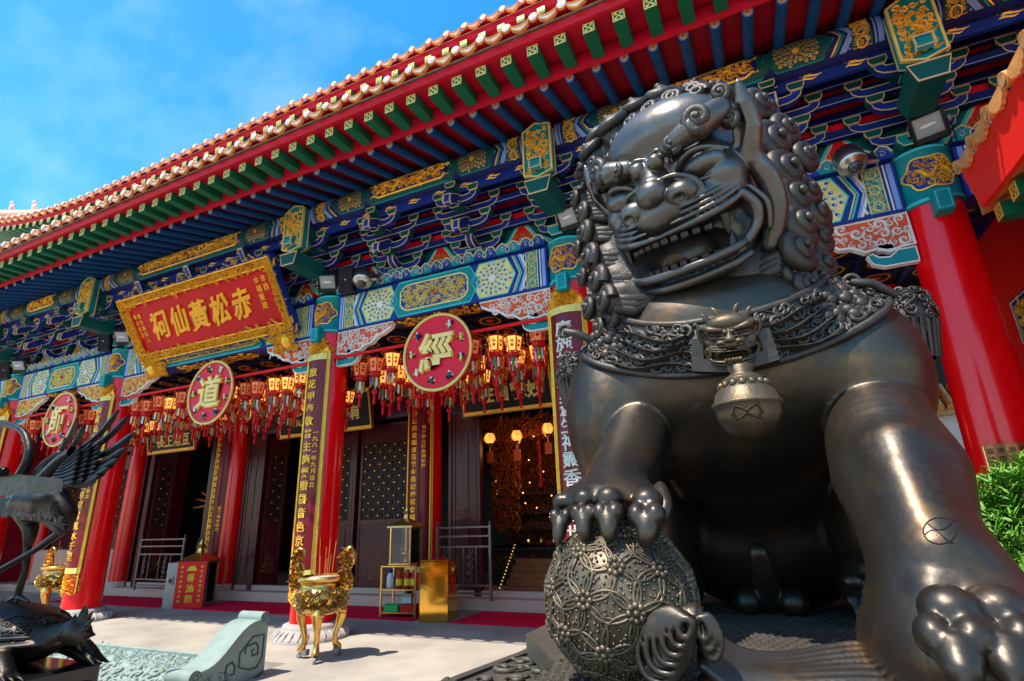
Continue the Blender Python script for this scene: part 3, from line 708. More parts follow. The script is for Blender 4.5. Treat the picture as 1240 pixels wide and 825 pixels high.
def indoor_lamp(x, y, z, kind, label):
    t = thing('altar_lantern', label, 'lantern', (x, y, z), 'lamps hanging before the altar')
    m = MB(); m.ball((0, 0, 0), (.13, .13, .15) if kind else (.15, .15, .13), WARM, 14, 10); m.build('lamp_shade', t)
    m = MB(); m.lathe([(.02, .3), (.04, .25), (.13, .15), (.14, .12)], (0, 0, 0), BRASS, 10); m.lathe([(.1, -.13), (.06, -.19), (.01, -.22)], (0, 0, 0), BRASS, 10)
    for k in range(6): a = pi*k/3; m.tube([(.16*cos(a)*sin(b), .16*sin(a)*sin(b), .15*cos(b)) for b in [pi*i/6 for i in range(1, 6)]], .006, BRASS, 4)
    m.build('lamp_frame', t)
    m = MB(); m.box((-.09, -.01, -.62), (.09, .01, -.34), ORNG); m.tube([(0, 0, -.2), (0, 0, -.34)], .006, BRASS, 4); m.build('paper_tag', t)
    m = MB(); m.tube([(0, 0, .3), (0, 0, 4.9-z)], .006, BLACK, 4); m.build('cord', t)
indoor_lamp(-6.62, 12.75, 3.62, 0, 'left round lamp with red paper tag in front of the altar')
indoor_lamp(-5.85, 12.75, 3.62, 1, 'middle red ball lamp in front of the altar')
indoor_lamp(-5.0, 12.75, 3.72, 1, 'right amber glass lamp in front of the altar')
pl = bpy.data.lights.new('altar_light', 'POINT'); pl.energy = 8; pl.color = (1, .38, .12); pl.shadow_soft_size = .3
po = bpy.data.objects.new('altar_light', pl); col.objects.link(po); po.location = (-5.6, 13.2, 3.4)
# dim statue in the left bay
st_ = thing('painted_deity', 'dim many-armed painted figure behind the left doorway', 'statue', (-17.6, 13.6, 0))
m = MB(); m.lathe([(.6, 0), (.55, 1.2), (.45, 1.5), (.5, 2.3), (.3, 2.7), (.16, 2.8), (.2, 3.05), (.12, 3.25), (.02, 3.3)], (0, 0, 0), mat('dim_paint', (.16, .06, .03), .5, c2=(.05, .08, .05), ns=5), 18); m.build('figure', st_)
for k in range(9):
    a = pi*(k/8)*.9+.15; m = MB(); m.tube([(0, 0, 2.3), (.5*cos(a), -.2, 2.3+.5*sin(a)), (.95*cos(a), -.3, 2.2+.85*sin(a))], [.09, .07, .03], AGOLD, 6); m.build('arm', st_)

# ---- couplet boards (lacquered boards curved round the columns)
def couplet(x, y, r, z0, z1, txt, side, span, label, tcol=GOLD, tsize=.27, col2=None, crown=True, uoff=0):
    o = thing('couplet_board', label, 'sign', (x, y, z0), 'couplet boards on the columns'); H = z1-z0; W = span*r
    f = lambda u, v, h: (-(-(r+h)*sin((u+uoff)/r)), -(r+h)*cos((u+uoff)/r), v)
    m = MB(); n = 14
    for k in range(n):
        a, b = -W/2+W*k/n, -W/2+W*(k+1)/n
        m.add([f(a, 0, .05), f(b, 0, .05), f(b, H, .05), f(a, H, .05)], [(0, 1, 2, 3)], WINE, True)
    for u in (-W/2, W/2): m.add([f(u, 0, 0), f(u, H, 0), f(u, H, .05), f(u, 0, .05)], [(0, 1, 2, 3)], WINE)
    m.build('board', o)
    # fretted gilt border
    m = MB(); bw = .055; FR = mat('green_gilt_border', (.42, .45, .06), .35, .3, c2=(.6, .5, .1), ns=14)
    for a in (-W/2, W/2-bw): 
        m.prism([(a, 0)]+[(a+bw, 0), (a+bw, H), (a, H)], f, .05, .062, FR)
        for q in range(int(H/.1)): m.outline(rect(a+.012, q*.1+.02, a+bw-.012, q*.1+.08), f, .012, .05, .07, GOLD)
        for e in (a, a+bw): m.ribbon([(e, H*i/20) for i in range(21)], .018, f, .025, GOLD, taper=False, h0=.055)
    for q in (0, H-.12):
        for k in range(8): a = -W/2+W*k/8; m.add([f(a, q, .066), f(a+W/8, q, .066), f(a+W/8, q+.12, .066), f(a, q+.12, .066)], [(0, 1, 2, 3)], GOLD2)
    m.build('gilt_border', o)
    if crown:
        m = MB(); swirls(m, f, lambda u, v: v-H < .36-.9*u*u/(W*W/4)*.3, (-W/2, H, W/2, H+.36), .07, GOLD, rnd, h=.07, w=.6, n=8, h0=.0)
        m.prism([(-W/2, H), (-W*.25, H+.0), (W*.25, H), (W/2, H), (W*.4, H+.16), (W*.2, H+.28), (0, H+.33), (-W*.2, H+.28), (-W*.4, H+.16)], f, 0, .055, GOLD); m.build('gilt_crown', o)
        m = MB(); m.prism(rect(-W/2, -.42, W/2, -.02), f, .0, .03, BLACK)
        swirls(m, f, None, (-W/2, -.4, W/2, -.04), .08, GOLD, rnd, h=.07, w=.5, n=8); m.outline(rect(-W/2+.02, -.41, W/2-.02, -.02), f, .03, 0, .07, GOLD); m.build('gilt_foot', o)
    m = MB(); k = len(txt); st = (H-.5)/k
    for i, ch in enumerate(txt): m.text(ch, f, tsize, .05, .075, tcol, .012, (col2 or 0), H-.25-st*(i+.5))
    small = side
    if small:
        u_, ch_, zt = small
        for i, c_ in enumerate(ch_): m.text(c_, f, .1, .05, .064, tcol, .01, u_, H*zt-.12*i)
    m.build('inscription', o)
couplet(-7.95, CY, .365, .75, 4.86, '旅花甲奉敬普主施藥贈醫音色京草', (.17, '一九八一年九月吉立', .62), 1.75, 'dark red curved couplet board with gilt crown on the column right of the big plaque', tsize=.19, col2=.02, uoff=-.05)
couplet(-14.95, CY, .365, .75, 4.86, '仰黃仙有求皆應好與草園普寬水千里', (.17, '弟子敬立', .5), 1.75, 'dark red curved couplet board on the column behind the bronze crane', tsize=.19, col2=.02, uoff=-.05)
couplet(-2.68, CY, .365, .75, 4.86, '廣施甘露潤蒼生神靈香參萬世傳', None, 1.75, 'dark red curved couplet board on the column beside the lion\'s mane', tcol=mat('silver_white_lettering', (.75, .72, .6), .35), tsize=.26, col2=-.02, uoff=-.03)
couplet(-19.85, CY, .365, .75, 4.86, '神恩浩蕩普濟勸善道範長昭', None, 1.75, 'dark red curved couplet board on the far left column', tsize=.19, col2=.02, uoff=-.05)
couplet(-8.1, 11.95, .34, .5, 4.75, '積鴻恩開壇闡道百載金禧記慶祝會福重營榮府仙', (.17, '弟子恭立於金禧紀慶', .8), 2.2, 'narrow black couplet board on the inner column left of the open altar door', tsize=.145, col2=-.05, crown=False, uoff=.02)
couplet(-15.25, 11.95, .34, .5, 4.75, '人心無私果報昭彰顯應善惡奉行普緣勸善開天見馬', (.17, '香港總會敬送', .4), 2.2, 'narrow couplet board on the inner column behind the red donation box', tsize=.145, col2=-.05, crown=False, uoff=.02)

# ---- boards above the doors
def doorplaque(cx_, txt, label, small=None, w_=2.35, h_=1.05, gold=GOLD2):
    o = thing('door_plaque', label, 'plaque', (cx_, 11.75, 4.05), 'name boards above the doors'); o.rotation_euler.x = R(12)
    f = front(-w_/2, 0, 0); m = MB(); m.box((-w_/2, 0, 0), (w_/2, .07, h_), BLACK); m.build('board', o)
    m = MB(); m.outline(rect(.05, .05, w_-.05, h_-.05), f, .1, -.02, .035, GOLD)
    m.outline(rect(.0, .0, w_, h_), f, .03, -.06, .045, mat('bronze_rim', (.3, .14, .05), .4, .4)); m.build('gilt_border', o)
    m = MB(); n = len(txt); st = (w_-.75)/n
    for i, c in enumerate(txt): m.text(c, f, .42, 0, .025, gold, .03, w_-.2-st*(i+.5)-.05, h_/2-.05)
    m.build('inscription', o); m = MB()
    for i, c in enumerate('弟子陳華恭立敬送'): m.text(c, f, .085, 0, .012, gold, .005, .2+.12*(i//4), h_*.75-.12*(i % 4))
    m.build('inscription', o)
doorplaque(-5.6, '妙觀自在', 'black name board with gold writing above the altar doorway', w_=2.45)
doorplaque(-11.3, '有求必應', 'black name board with gold writing above the centre doors, half behind the couplet column', w_=3.4, h_=1.1)
doorplaque(-17.85, '豆常正長', 'small black name board with gold writing above the left doorway', w_=2.4, h_=.85)

# ---- the great plaque over the centre bay
PX, PZ = -11.09, 5.52
gp = thing('temple_plaque', 'big tilted red plaque with gold carved frame and five large gold characters', 'plaque', (PX, 7.92, PZ))
gp.rotation_euler.x = R(32)
pw, ph = 5.0, 1.6; f = front(-pw/2, 0, 0)
m = MB(); m.box((-pw/2+.1, .0, .1), (pw/2-.1, .1, ph-.1), mat('plaque_red', (.6, .001, .004), .4, bump=.05, bs=20, ns=1.)); m.build('board', gp)
m = MB(); bw = .2
m.outline(rect(bw/2, bw/2, pw-bw/2, ph-bw/2), f, bw, -.1, .03, BLUE)
for bx in ((.03, .03, pw-.03, bw-.02), (.03, ph-bw+.02, pw-.03, ph-.03), (.03, bw, bw-.02, ph-bw), (pw-bw+.02, bw, pw-.03, ph-bw)):
    for q in range(2): swirls(m, lambda u, v, h, q=q: f(u, v, h+.03+.02*q), None, bx, .085, GOLD, random.Random(int(bx[0]*10)+q), h=.05, w=.36, n=9, fill=1.1)
m.outline(rect(0, 0, pw, ph), f, .04, -.1, .07, BLUE); m.outline(rect(.03, .03, pw-.03, ph-.03), f, .025, .03, .1, GOLD); m.outline(rect(bw, bw, pw-bw, ph-bw), f, .03, 0, .07, GOLD)
m.build('carved_frame', gp)
m = MB(); CH = mat('plaque_gold_lettering', (.95, .42, .02), .35, .2)
for i, c in enumerate('赤松黃仙祠'):
    fs = lambda u, v, h, i=i: f(pw-.86-(i+.5)*(pw-1.6)/5+.9*u+.14*v, ph/2+v+.12*u*(1 if i % 2 else .6)+.02*sin(v*9), h)
    m.text(c, fs, .66, 0, .035, CH, .028)
m.build('large_characters', gp)
m = MB()
for j, s_ in enumerate(('辛酉', '金禧重建')):
    for i, c in enumerate(s_): m.text(c, f, .16, 0, .02, CH, .012, pw-.4-.2*j, ph*.74-.18*i)
m.build('side_inscription', gp)
m = MB()
for j, s_ in enumerate(('嗇色園同人', '敬立吉旦')):
    for i, c in enumerate(s_): m.text(c, f, .12, 0, .02, CH, .01, .5-.15*j, ph*.7-.15*i)
m.build('side_inscription', gp)
for s_ in (-1, 1):
    m = MB(); r_ = random.Random(s_+5); cx_ = s_*(pw/2-.42)
    m.ball((cx_, .04, -.12), (.28, .12, .2), GOLD, 12, 8); m.ball((cx_+s_*.12, -.06, -.2), (.14, .12, .16), GOLD, 10, 7)
    fo = front(cx_-.3, -.07, -.36); swirls(m, fo, None, (0, 0, .6, .5), .08, GOLD, r_, h=.07, w=.5, n=8); m.build('gilt_lion_support', gp)
for dx in (-1.7, 0, 1.7): m = MB(); m.box((dx-.05, .05, ph-.1), (dx+.05, .13, ph+.3), BLUE, bev=.01); m.box((dx-.06, .03, ph+.02), (dx+.06, .05, ph+.3), CREAM); m.box((dx-.04, .022, ph+.05), (dx+.04, .03, ph+.27), BLUE); m.build('hanger', gp)

# ---- three round signs
ROSE = mat('rose_red_enamel', (.78, .006, .03), .35, c2=(.7, .005, .025), ns=1)
FIG = [mat('figure_yellow', (.8, .6, .1), .4), mat('figure_white', (.8, .78, .7), .4), GREEN, BLUE, mat('figure_dark', (.05, .06, .04), .5)]
def disc(x, ch, label, seed):
    o = thing('round_sign', label, 'sign', (x, 7.98, 4.5)); r = .7; M_ = Matrix.Rotation(pi/2, 4, 'X')
    m = MB(); m.lathe([(r, -.06), (r, .0)], (0, 0, 0), ROSE, 64, M=M_); m.build('disc', o)
    m = MB(); m.tube([(r*cos(t), -.01, r*sin(t)) for t in [2*pi*i/64 for i in range(64)]], .028, GOLD2, 8, closed=True); m.build('gilt_rim', o)
    f = front(0, 0, 0); m = MB()
    m.text(ch, f, .74, 0, .03, mat('orange_gilt_edge', (.85, .38, .03), .4), .05); m.text(ch, lambda u, v, h: (u-.006, -h, v+.006), .74, .03, .055, mat('bright_gold_letter', (1, .75, .25), .4), .02); m.build('character', o)
    rr = random.Random(seed); 
    for k in range(9):
        if k == 2 and seed % 2: continue
        a = 2*pi*(k+.5)/9; px_, pz = .54*cos(a), .54*sin(a); m = MB()
        m.ball((px_, -.025, pz), (.035, .03, .055), FIG[k % 4]); m.ball((px_, -.035, pz+.062), (.022, .022, .025), FIG[1])
        for q in range(6): b = rr.uniform(0, 6.28); m.ribbon([(px_+.02*cos(b), pz+.02*sin(b)), (px_+.06*cos(b), pz+.06*sin(b)), (px_+.085*cos(b+.4), pz+.085*sin(b+.4))], .035, f, .04, FIG[(k+q) % 5], h0=.005)
        m.build('relief_figure', o)
disc(-5.17, '經', 'rose red round sign with one gold character, nearest the lion', 1)
disc(-11.1, '道', 'rose red round sign with one gold character, below the big plaque', 2)
disc(-16.9, '師', 'rose red round sign with one gold character, above the bronze crane wing', 3)
for i, (xa, xb) in enumerate(((-7.6, -2.9), (-14.6, -8.25), (-19.5, -15.25))):
    m = MB(); m.tube([(0, 0, 0), (xb-xa, 0, 0)], .032, REDF, 10); ob = m.build('lantern_rail', None, loc=(xa, 8.07, 4.78))
    tag(ob, ('red pole crossing behind the round sign nearest the lion', 'red pole crossing behind the round sign below the big plaque', 'red pole crossing behind the round sign above the crane wing')[i], 'pole')

# ---- palace lanterns
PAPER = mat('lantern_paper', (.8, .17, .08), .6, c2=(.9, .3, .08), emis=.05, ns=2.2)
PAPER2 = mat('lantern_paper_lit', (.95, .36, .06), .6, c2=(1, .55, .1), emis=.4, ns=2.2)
LRED = mat('lantern_red', (.62, .01, .012), .45)
FR_ = [mat('fringe_pink', (.8, .08, .3), .6), mat('fringe_green', (.02, .25, .06), .6), mat('fringe_white', (.75, .7, .6), .6), mat('fringe_amber', (.8, .35, .04), .6), mat('fringe_maroon', (.25, .02, .03), .6)]
def lantern_proto(lit):
    o = thing('palace_lantern', None, 'lantern', (0, 0, 0), 'hexagonal paper lanterns hanging under the porch'); a = [pi/3*k+pi/6 for k in range(6)]
    ra, rb, h_ = .165, .115, .27
    m = MB(); m.add([(r*cos(t), r*sin(t), z) for r, z in ((ra, 0), (rb, -h_)) for t in a], [(k, (k+1) % 6, 6+(k+1) % 6, 6+k) for k in range(6)], PAPER2 if lit else PAPER)
    for k in range(6):
        t = (a[k]+a[(k+1) % 6])/2 if k < 5 else (a[5]+a[0]+2*pi)/2
        fn = lambda u, v, h, t=t: ((.125+h)*cos(t)-u*sin(t)+(.0)*v, (.125+h)*sin(t)+u*cos(t), v)
        m.text('福', fn, .075, .004, .008, LRED, .01, 0, -.09); m.text('壽', fn, .065, -.004, .0, LRED, .01, 0, -.17)
    m.build('lantern_shade', o)
    m = MB()
    for t in a: m.tube([(ra*cos(t), ra*sin(t), .01), (rb*cos(t), rb*sin(t), -h_)], .009, LRED, 5); m.tube([(ra*cos(t), ra*sin(t), .01), (ra*1.12*cos(t), ra*1.12*sin(t), .05)], .008, GOLD, 4)
    for r, z in ((ra, .0), (rb, -h_)): m.tube([(r*cos(t), r*sin(t), z) for t in a], .013, LRED, 5, closed=True)
    m.lathe([(.06, .0), (.05, .05), (.02, .07)], (0, 0, 0), LRED, 6); m.tube([(0, 0, .07), (0, 0, .85)], .004, BLACK, 4, caps=False)
    m.build('lantern_frame', o)
    m = MB(); m.lathe([(.1, -h_-.01), (.125, -h_-.03), (.12, -h_-.07), (.075, -h_-.09), (.075, -h_-.1), (.1, -h_-.12), (.1, -h_-.14)], (0, 0, 0), LRED, 6, smooth=False)
    m.lathe([(.08, -h_-.085), (.082, -h_-.1)], (0, 0, 0), GREEN, 6); m.build('lantern_collar', o)
    m = MB()
    for k in range(9):
        t = 2*pi*k/9; u = .1; l_ = .14+.03*(k % 3); c_ = FR_[k % 5]
        m.add([(u*cos(t-.2), u*sin(t-.2), -h_-.13), (u*cos(t+.2), u*sin(t+.2), -h_-.13), (u*1.04*cos(t+.2), u*1.04*sin(t+.2), -h_-.13-l_), (u*1.04*cos(t-.2), u*1.04*sin(t-.2), -h_-.13-l_)], [(0, 1, 2, 3)], c_)
    for k in range(6):
        t = a[k]; m.tube([(ra*1.12*cos(t), ra*1.12*sin(t), .05), (ra*1.13*cos(t), ra*1.13*sin(t), -.3)], .008, LRED, 4, caps=False); m.ball((ra*1.13*cos(t), ra*1.13*sin(t), -.12), .018, FR_[3], 6, 4)
    m.build('fringe', o)
    m = MB(); m.tube([(0, 0, -h_-.1), (0, 0, -.62)], .006, LRED, 4, caps=False); m.ball((0, 0, -.66), (.06, .03, .06), LRED, 10, 7); m.lathe([(.022, -.72), (.03, -.9)], (0, 0, 0), LRED, 8, caps=False)
    m.build('pendant', o)
    return o
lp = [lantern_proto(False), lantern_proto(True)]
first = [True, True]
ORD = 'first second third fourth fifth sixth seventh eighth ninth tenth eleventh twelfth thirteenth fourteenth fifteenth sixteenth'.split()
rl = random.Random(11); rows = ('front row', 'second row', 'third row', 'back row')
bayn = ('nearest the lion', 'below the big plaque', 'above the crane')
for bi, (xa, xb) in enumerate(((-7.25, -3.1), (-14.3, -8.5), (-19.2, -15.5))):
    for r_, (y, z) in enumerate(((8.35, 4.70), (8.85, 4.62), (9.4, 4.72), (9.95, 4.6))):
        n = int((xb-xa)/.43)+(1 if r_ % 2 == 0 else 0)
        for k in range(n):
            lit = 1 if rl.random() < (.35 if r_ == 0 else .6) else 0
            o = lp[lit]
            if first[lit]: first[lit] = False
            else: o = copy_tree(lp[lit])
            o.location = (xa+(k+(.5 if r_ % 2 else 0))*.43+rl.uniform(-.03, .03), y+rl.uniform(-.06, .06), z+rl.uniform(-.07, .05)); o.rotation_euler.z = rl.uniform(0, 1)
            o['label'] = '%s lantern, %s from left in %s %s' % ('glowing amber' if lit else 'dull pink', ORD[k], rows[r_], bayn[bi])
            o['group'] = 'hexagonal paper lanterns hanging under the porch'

# ---- lamps, speakers and cameras on the beams
def aim(o, rz, rx): o.rotation_euler = (rx, 0, rz)
def floodlight(x, z, rz, label, y=7.8):
    o = thing('floodlight', label, 'floodlight', (x, y, z)); aim(o, rz, R(34))
    m = MB(); m.box((-.2, .0, -.2), (.2, .2, .2), BLKM, bev=.03)
    for k in range(7): m.box((-.17, .2, -.17+k*.055), (.17, .24, -.15+k*.055), BLKM)
    m.build('housing', o)
    m = MB(); m.box((-.15, -.012, -.1), (.15, .0, .16), GREY); m.box((-.13, -.016, -.08), (.13, -.012, .14), GLASS); m.ball((0, -.02, .03), (.1, .012, .025), WHITE, 10, 6); m.build('glass', o)
    m = MB(); m.box((-.235, .03, -.02), (-.215, .1, .06), GREY); m.box((.215, .03, -.02), (.235, .1, .06), GREY); m.tube([(-.225, .07, 0), (-.225, .1, -.3), (.225, .1, -.3), (.225, .07, 0)], .014, BLKM, 6); m.build('mounting_bracket', o)
floodlight(-7.72, 6.32, R(25), 'black floodlight on top of the column beam right of the big plaque')
floodlight(-2.5, 6.35, R(-10), 'black floodlight half hidden behind the lion\'s left ear')
floodlight(2.5, 6.3, R(-18), 'large black floodlight above the rightmost column')
floodlight(-14.5, 6.3, R(30), 'black floodlight at the lower left corner of the big plaque')
floodlight(-19.3, 6.25, R(30), 'black floodlight above the far left column')
def speaker(x, z, rz, label):
    o = thing('loudspeaker', label, 'loudspeaker', (x, 7.8, z)); aim(o, rz, R(8))
    m = MB(); m.box((-.17, 0, -.26), (.17, .25, .26), BLACK, bev=.02); m.build('cabinet', o)
    m = MB(); m.box((-.145, -.012, -.23), (.145, 0, .23), mat('speaker_cloth', (.02, .018, .02), .8, bump=.3, bs=200)); m.ball((0, -.012, .0), (.018, .01, .018), WHITE, 8, 6); m.build('grille', o)
speaker(-7.25, 6.3, R(12), 'black box loudspeaker between floodlight and dome camera'); speaker(-15.3, 6.35, R(20), 'black box loudspeaker left of the big plaque'); speaker(-20.1, 6.25, R(20), 'black box loudspeaker on the far left beam')
def camera_(x, z, label):
    o = thing('security_camera', label, 'security camera', (x, 7.78, z)); aim(o, R(20), R(-25))
    m = MB(); m.lathe([(.16, .16), (.185, .13), (.19, -.1), (.17, -.13), (.13, -.15)], (0, 0, 0), STEEL, 28); m.build('housing', o)
    m = MB(); m.ball((0, 0, -.16), (.1, .1, .09), mat('camera_dome', (.03, .03, .035), .05, coat=1), 18, 10); m.lathe([(.13, -.15), (.1, -.17)], (0, 0, 0), STEEL, 24); m.build('lens_dome', o)
    m = MB(); m.box((.17, -.03, -.08), (.3, .03, .08), STEEL, bev=.01); m.box((.3, -.05, -.12), (.32, .05, .12), STEEL); m.build('wall_bracket', o)
camera_(-6.78, 6.22, 'silver dome camera beside the loudspeaker right of the big plaque'); camera_(1.56, 6.1, 'silver dome camera on the beam right of the lion\'s mane')
# ================================================================= sculpting by distance field
class Field:
    def __init__(s, lo, hi, res):
        s.lo = np.array(lo, float); s.res = res; s.n = np.maximum(2, np.ceil((np.array(hi)-s.lo)/res).astype(int)+1)
        s.D = np.full(tuple(s.n), 1.0, np.float32)
    def _win(s, lo, hi):
        a = np.clip(np.floor((lo-s.lo)/s.res).astype(int), 0, s.n-1); b = np.clip(np.ceil((hi-s.lo)/s.res).astype(int)+1, 1, s.n)
        ax = [(s.lo[i]+s.res*np.arange(a[i], b[i])).astype(np.float32) for i in range(3)]
        return tuple(slice(a[i], b[i]) for i in range(3)), ax[0][:, None, None], ax[1][None, :, None], ax[2][None, None, :]
    def _mix(s, sl, d, k, op):
        A = s.D[sl]
        if op == 'sub':
            d = -d
            h = np.clip(.5-.5*(A-d)/k, 0, 1) if k > 0 else (A < d)*1.
            h = np.clip(.5+.5*(d-A)/k, 0, 1); s.D[sl] = A*(1-h)+d*h+k*h*(1-h)
        else:
            h = np.clip(.5+.5*(A-d)/k, 0, 1); s.D[sl] = A*(1-h)+d*h-k*h*(1-h)
    def ell(s, c, r, k=.05, M=None, op='add'):
        c = np.array(c, float); r = np.array(r if hasattr(r, '__len__') else (r, r, r), float); e = max(r) if M is not None else r
        sl, x, y, z = s._win(c-e-k*1.2-s.res, c+e+k*1.2+s.res)
        if 0 in s.D[sl].shape: return
        X, Y, Z = x-c[0], y-c[1], z-c[2]
        if M is not None:
            m = np.array(M.transposed() if hasattr(M, 'transposed') else M)
            X, Y, Z = m[0][0]*X+m[0][1]*Y+m[0][2]*Z, m[1][0]*X+m[1][1]*Y+m[1][2]*Z, m[2][0]*X+m[2][1]*Y+m[2][2]*Z
        k0 = np.sqrt((X/r[0])**2+(Y/r[1])**2+(Z/r[2])**2)+1e-9; k1 = np.sqrt((X/r[0]**2)**2+(Y/r[1]**2)**2+(Z/r[2]**2)**2)+1e-9
        s._mix(sl, k0*(k0-1)/k1, k, op)
    def cap(s, a, b, ra, rb, k=.04, op='add'):
        a = np.array(a, float); b = np.array(b, float); e = max(ra, rb)+k*1.2+s.res
        sl, x, y, z = s._win(np.minimum(a, b)-e, np.maximum(a, b)+e)
        if 0 in s.D[sl].shape: return
        ab = b-a; L2 = max(float(ab@ab), 1e-9); X, Y, Z = x-a[0], y-a[1], z-a[2]
        t = np.clip((X*ab[0]+Y*ab[1]+Z*ab[2])/L2, 0, 1)
        d = np.sqrt((X-ab[0]*t)**2+(Y-ab[1]*t)**2+(Z-ab[2]*t)**2)-(ra+(rb-ra)*t)
        s._mix(sl, d, k, op)
    def chain(s, P, r, k=.03, op='add', sm=True):
        P = [np.array(p, float) for p in P]
        if sm and len(P) > 2: P, r = spl(P, r)
        elif not hasattr(r, '__len__'): r = [r]*len(P)
        e = max(r)+k*1.2+s.res; sl, x, y, z = s._win(np.min(P, 0)-e, np.max(P, 0)+e)
        if 0 in s.D[sl].shape: return
        W = np.full(s.D[sl].shape, 9., np.float32); lo = np.array([q.start for q in sl])
        for i in range(len(P)-1):
            a, b = P[i], P[i+1]; e = max(r[i], r[i+1])+k*1.2+s.res; s2, x, y, z = s._win(np.minimum(a, b)-e, np.maximum(a, b)+e)
            s3 = tuple(slice(q.start-l, q.stop-l) for q, l in zip(s2, lo))
            if 0 in W[s3].shape: continue
            ab = b-a; L2 = max(float(ab@ab), 1e-9); X, Y, Z = x-a[0], y-a[1], z-a[2]; t = np.clip((X*ab[0]+Y*ab[1]+Z*ab[2])/L2, 0, 1)
            W[s3] = np.minimum(W[s3], np.sqrt((X-ab[0]*t)**2+(Y-ab[1]*t)**2+(Z-ab[2]*t)**2)-(r[i]+(r[i+1]-r[i])*t))
        s._mix(sl, W, k, op)
    def mesh(s):
        D = s.D; ins = D < 0; n = D.shape
        c = [D[i:n[0]-1+i, j:n[1]-1+j, k:n[2]-1+k] for i in (0, 1) for j in (0, 1) for k in (0, 1)]
        sg = [q < 0 for q in c]; cnt = sum(q.astype(np.int8) for q in sg); act = (cnt > 0) & (cnt < 8)
        idx = np.argwhere(act); N = len(idx); C = np.stack([q[act] for q in c], 1)
        off = np.array([(i, j, k) for i in (0, 1) for j in (0, 1) for k in (0, 1)], float)
        acc = np.zeros((N, 3)); num = np.zeros(N)
        for a in range(8):
            for b in range(a+1, 8):
                if np.abs(off[a]-off[b]).sum() != 1: continue
                va, vb = C[:, a], C[:, b]; m = (va < 0) != (vb < 0); t = np.where(m, va/(va-vb+1e-20), 0)
                acc += np.where(m[:, None], off[a]+(off[b]-off[a])*t[:, None], 0); num += m
        V = s.lo+s.res*(idx+acc/num[:, None]); vid = -np.ones(act.shape, int); vid[act] = np.arange(N)
        F = []
        for ax in range(3):
            o = [1, 2] if ax == 0 else ([2, 0] if ax == 1 else [0, 1])
            A = np.take(ins, range(n[ax]-1), ax); B = np.take(ins, range(1, n[ax]), ax); m = A != B
            p = np.argwhere(m); flip = B[m]
            ok = (p[:, o[0]] > 0) & (p[:, o[1]] > 0) & (p[:, o[0]] < n[o[0]]-1) & (p[:, o[1]] < n[o[1]]-1); p = p[ok]; flip = flip[ok]
            q = []
            for d0, d1 in ((1, 1), (0, 1), (0, 0), (1, 0)):
                pp = p.copy(); pp[:, o[0]] -= d0; pp[:, o[1]] -= d1; q.append(vid[pp[:, 0], pp[:, 1], pp[:, 2]])
            q = np.stack(q, 1); q[flip] = q[flip][:, ::-1]; F.append(q)
        return V, np.concatenate(F)
def spl(P, r, sub=5):
    n = len(P); r = list(r) if hasattr(r, '__len__') else [r]*n; Q = []; S = []
    for i in range(n-1):
        p0, p1, p2, p3 = P[max(i-1, 0)], P[i], P[i+1], P[min(i+2, n-1)]
        for j in range(sub):
            t = j/sub; Q.append(.5*((2*p1)+(-p0+p2)*t+(2*p0-5*p1+4*p2-p3)*t*t+(-p0+3*p1-3*p2+p3)*t**3)); S.append(r[i]+(r[i+1]-r[i])*t)
    return Q+[P[-1]], S+[r[-1]]
def nmesh(name, V, F, mt, parent=None):
    me = bpy.data.meshes.new(name); me.vertices.add(len(V)); me.vertices.foreach_set('co', np.asarray(V, np.float32).ravel())
    me.loops.add(F.size); me.loops.foreach_set('vertex_index', F.astype(np.int32).ravel()); me.polygons.add(len(F)); me.polygons.foreach_set('loop_start', np.arange(0, F.size, 4, dtype=np.int32))
    me.update(calc_edges=True); me.polygons.foreach_set('use_smooth', np.ones(len(F), bool)); me.materials.append(mt)
    o = bpy.data.objects.new(name, me); col.objects.link(o)
    if parent: o.parent = parent
    return o

def bronze(name, base, c2, c3, rough, r2, bump=.12, bs=30., metal=.85):
    m = mat(name, base, rough, metal, c2=c2, ns=1.6, r2=r2, lo=.42, hi=.66)
    t = m.node_tree; b = t.nodes['Principled BSDF']; co = [n for n in t.nodes if n.type == 'TEX_COORD'][0]
    src = b.inputs['Base Color'].links[0].from_socket
    n = t.nodes.new('ShaderNodeTexNoise'); n.inputs['Scale'].default_value = 5.5; n.inputs['Detail'].default_value = 8; n.inputs['Roughness'].default_value = .65; t.links.new(co.outputs['Object'], n.inputs[0])
    rp = t.nodes.new('ShaderNodeValToRGB'); rp.color_ramp.elements[0].position = .53; rp.color_ramp.elements[1].position = .72; t.links.new(n.outputs[0], rp.inputs[0])
    mx = t.nodes.new('ShaderNodeMixRGB'); mx.inputs[2].default_value = (*c3, 1); t.links.new(rp.outputs[0], mx.inputs[0]); t.links.new(src, mx.inputs[1]); t.links.new(mx.outputs[0], b.inputs['Base Color'])
    n1 = t.nodes.new('ShaderNodeTexNoise'); n1.inputs['Scale'].default_value = bs; n1.inputs['Detail'].default_value = 6; t.links.new(co.outputs['Object'], n1.inputs[0])
    n2 = t.nodes.new('ShaderNodeTexNoise'); n2.inputs['Scale'].default_value = 7; n2.inputs['Detail'].default_value = 2; t.links.new(co.outputs['Object'], n2.inputs[0])
    ad = t.nodes.new('ShaderNodeMath'); ad.operation = 'MULTIPLY_ADD'; ad.inputs[1].default_value = 5.; t.links.new(n2.outputs[0], ad.inputs[0]); t.links.new(n1.outputs[0], ad.inputs[2])
    bp = t.nodes.new('ShaderNodeBump'); bp.inputs['Strength'].default_value = bump; bp.inputs['Distance'].default_value = .006; t.links.new(ad.outputs[0], bp.inputs['Height']); t.links.new(bp.outputs[0], b.inputs['Normal'])
    return m
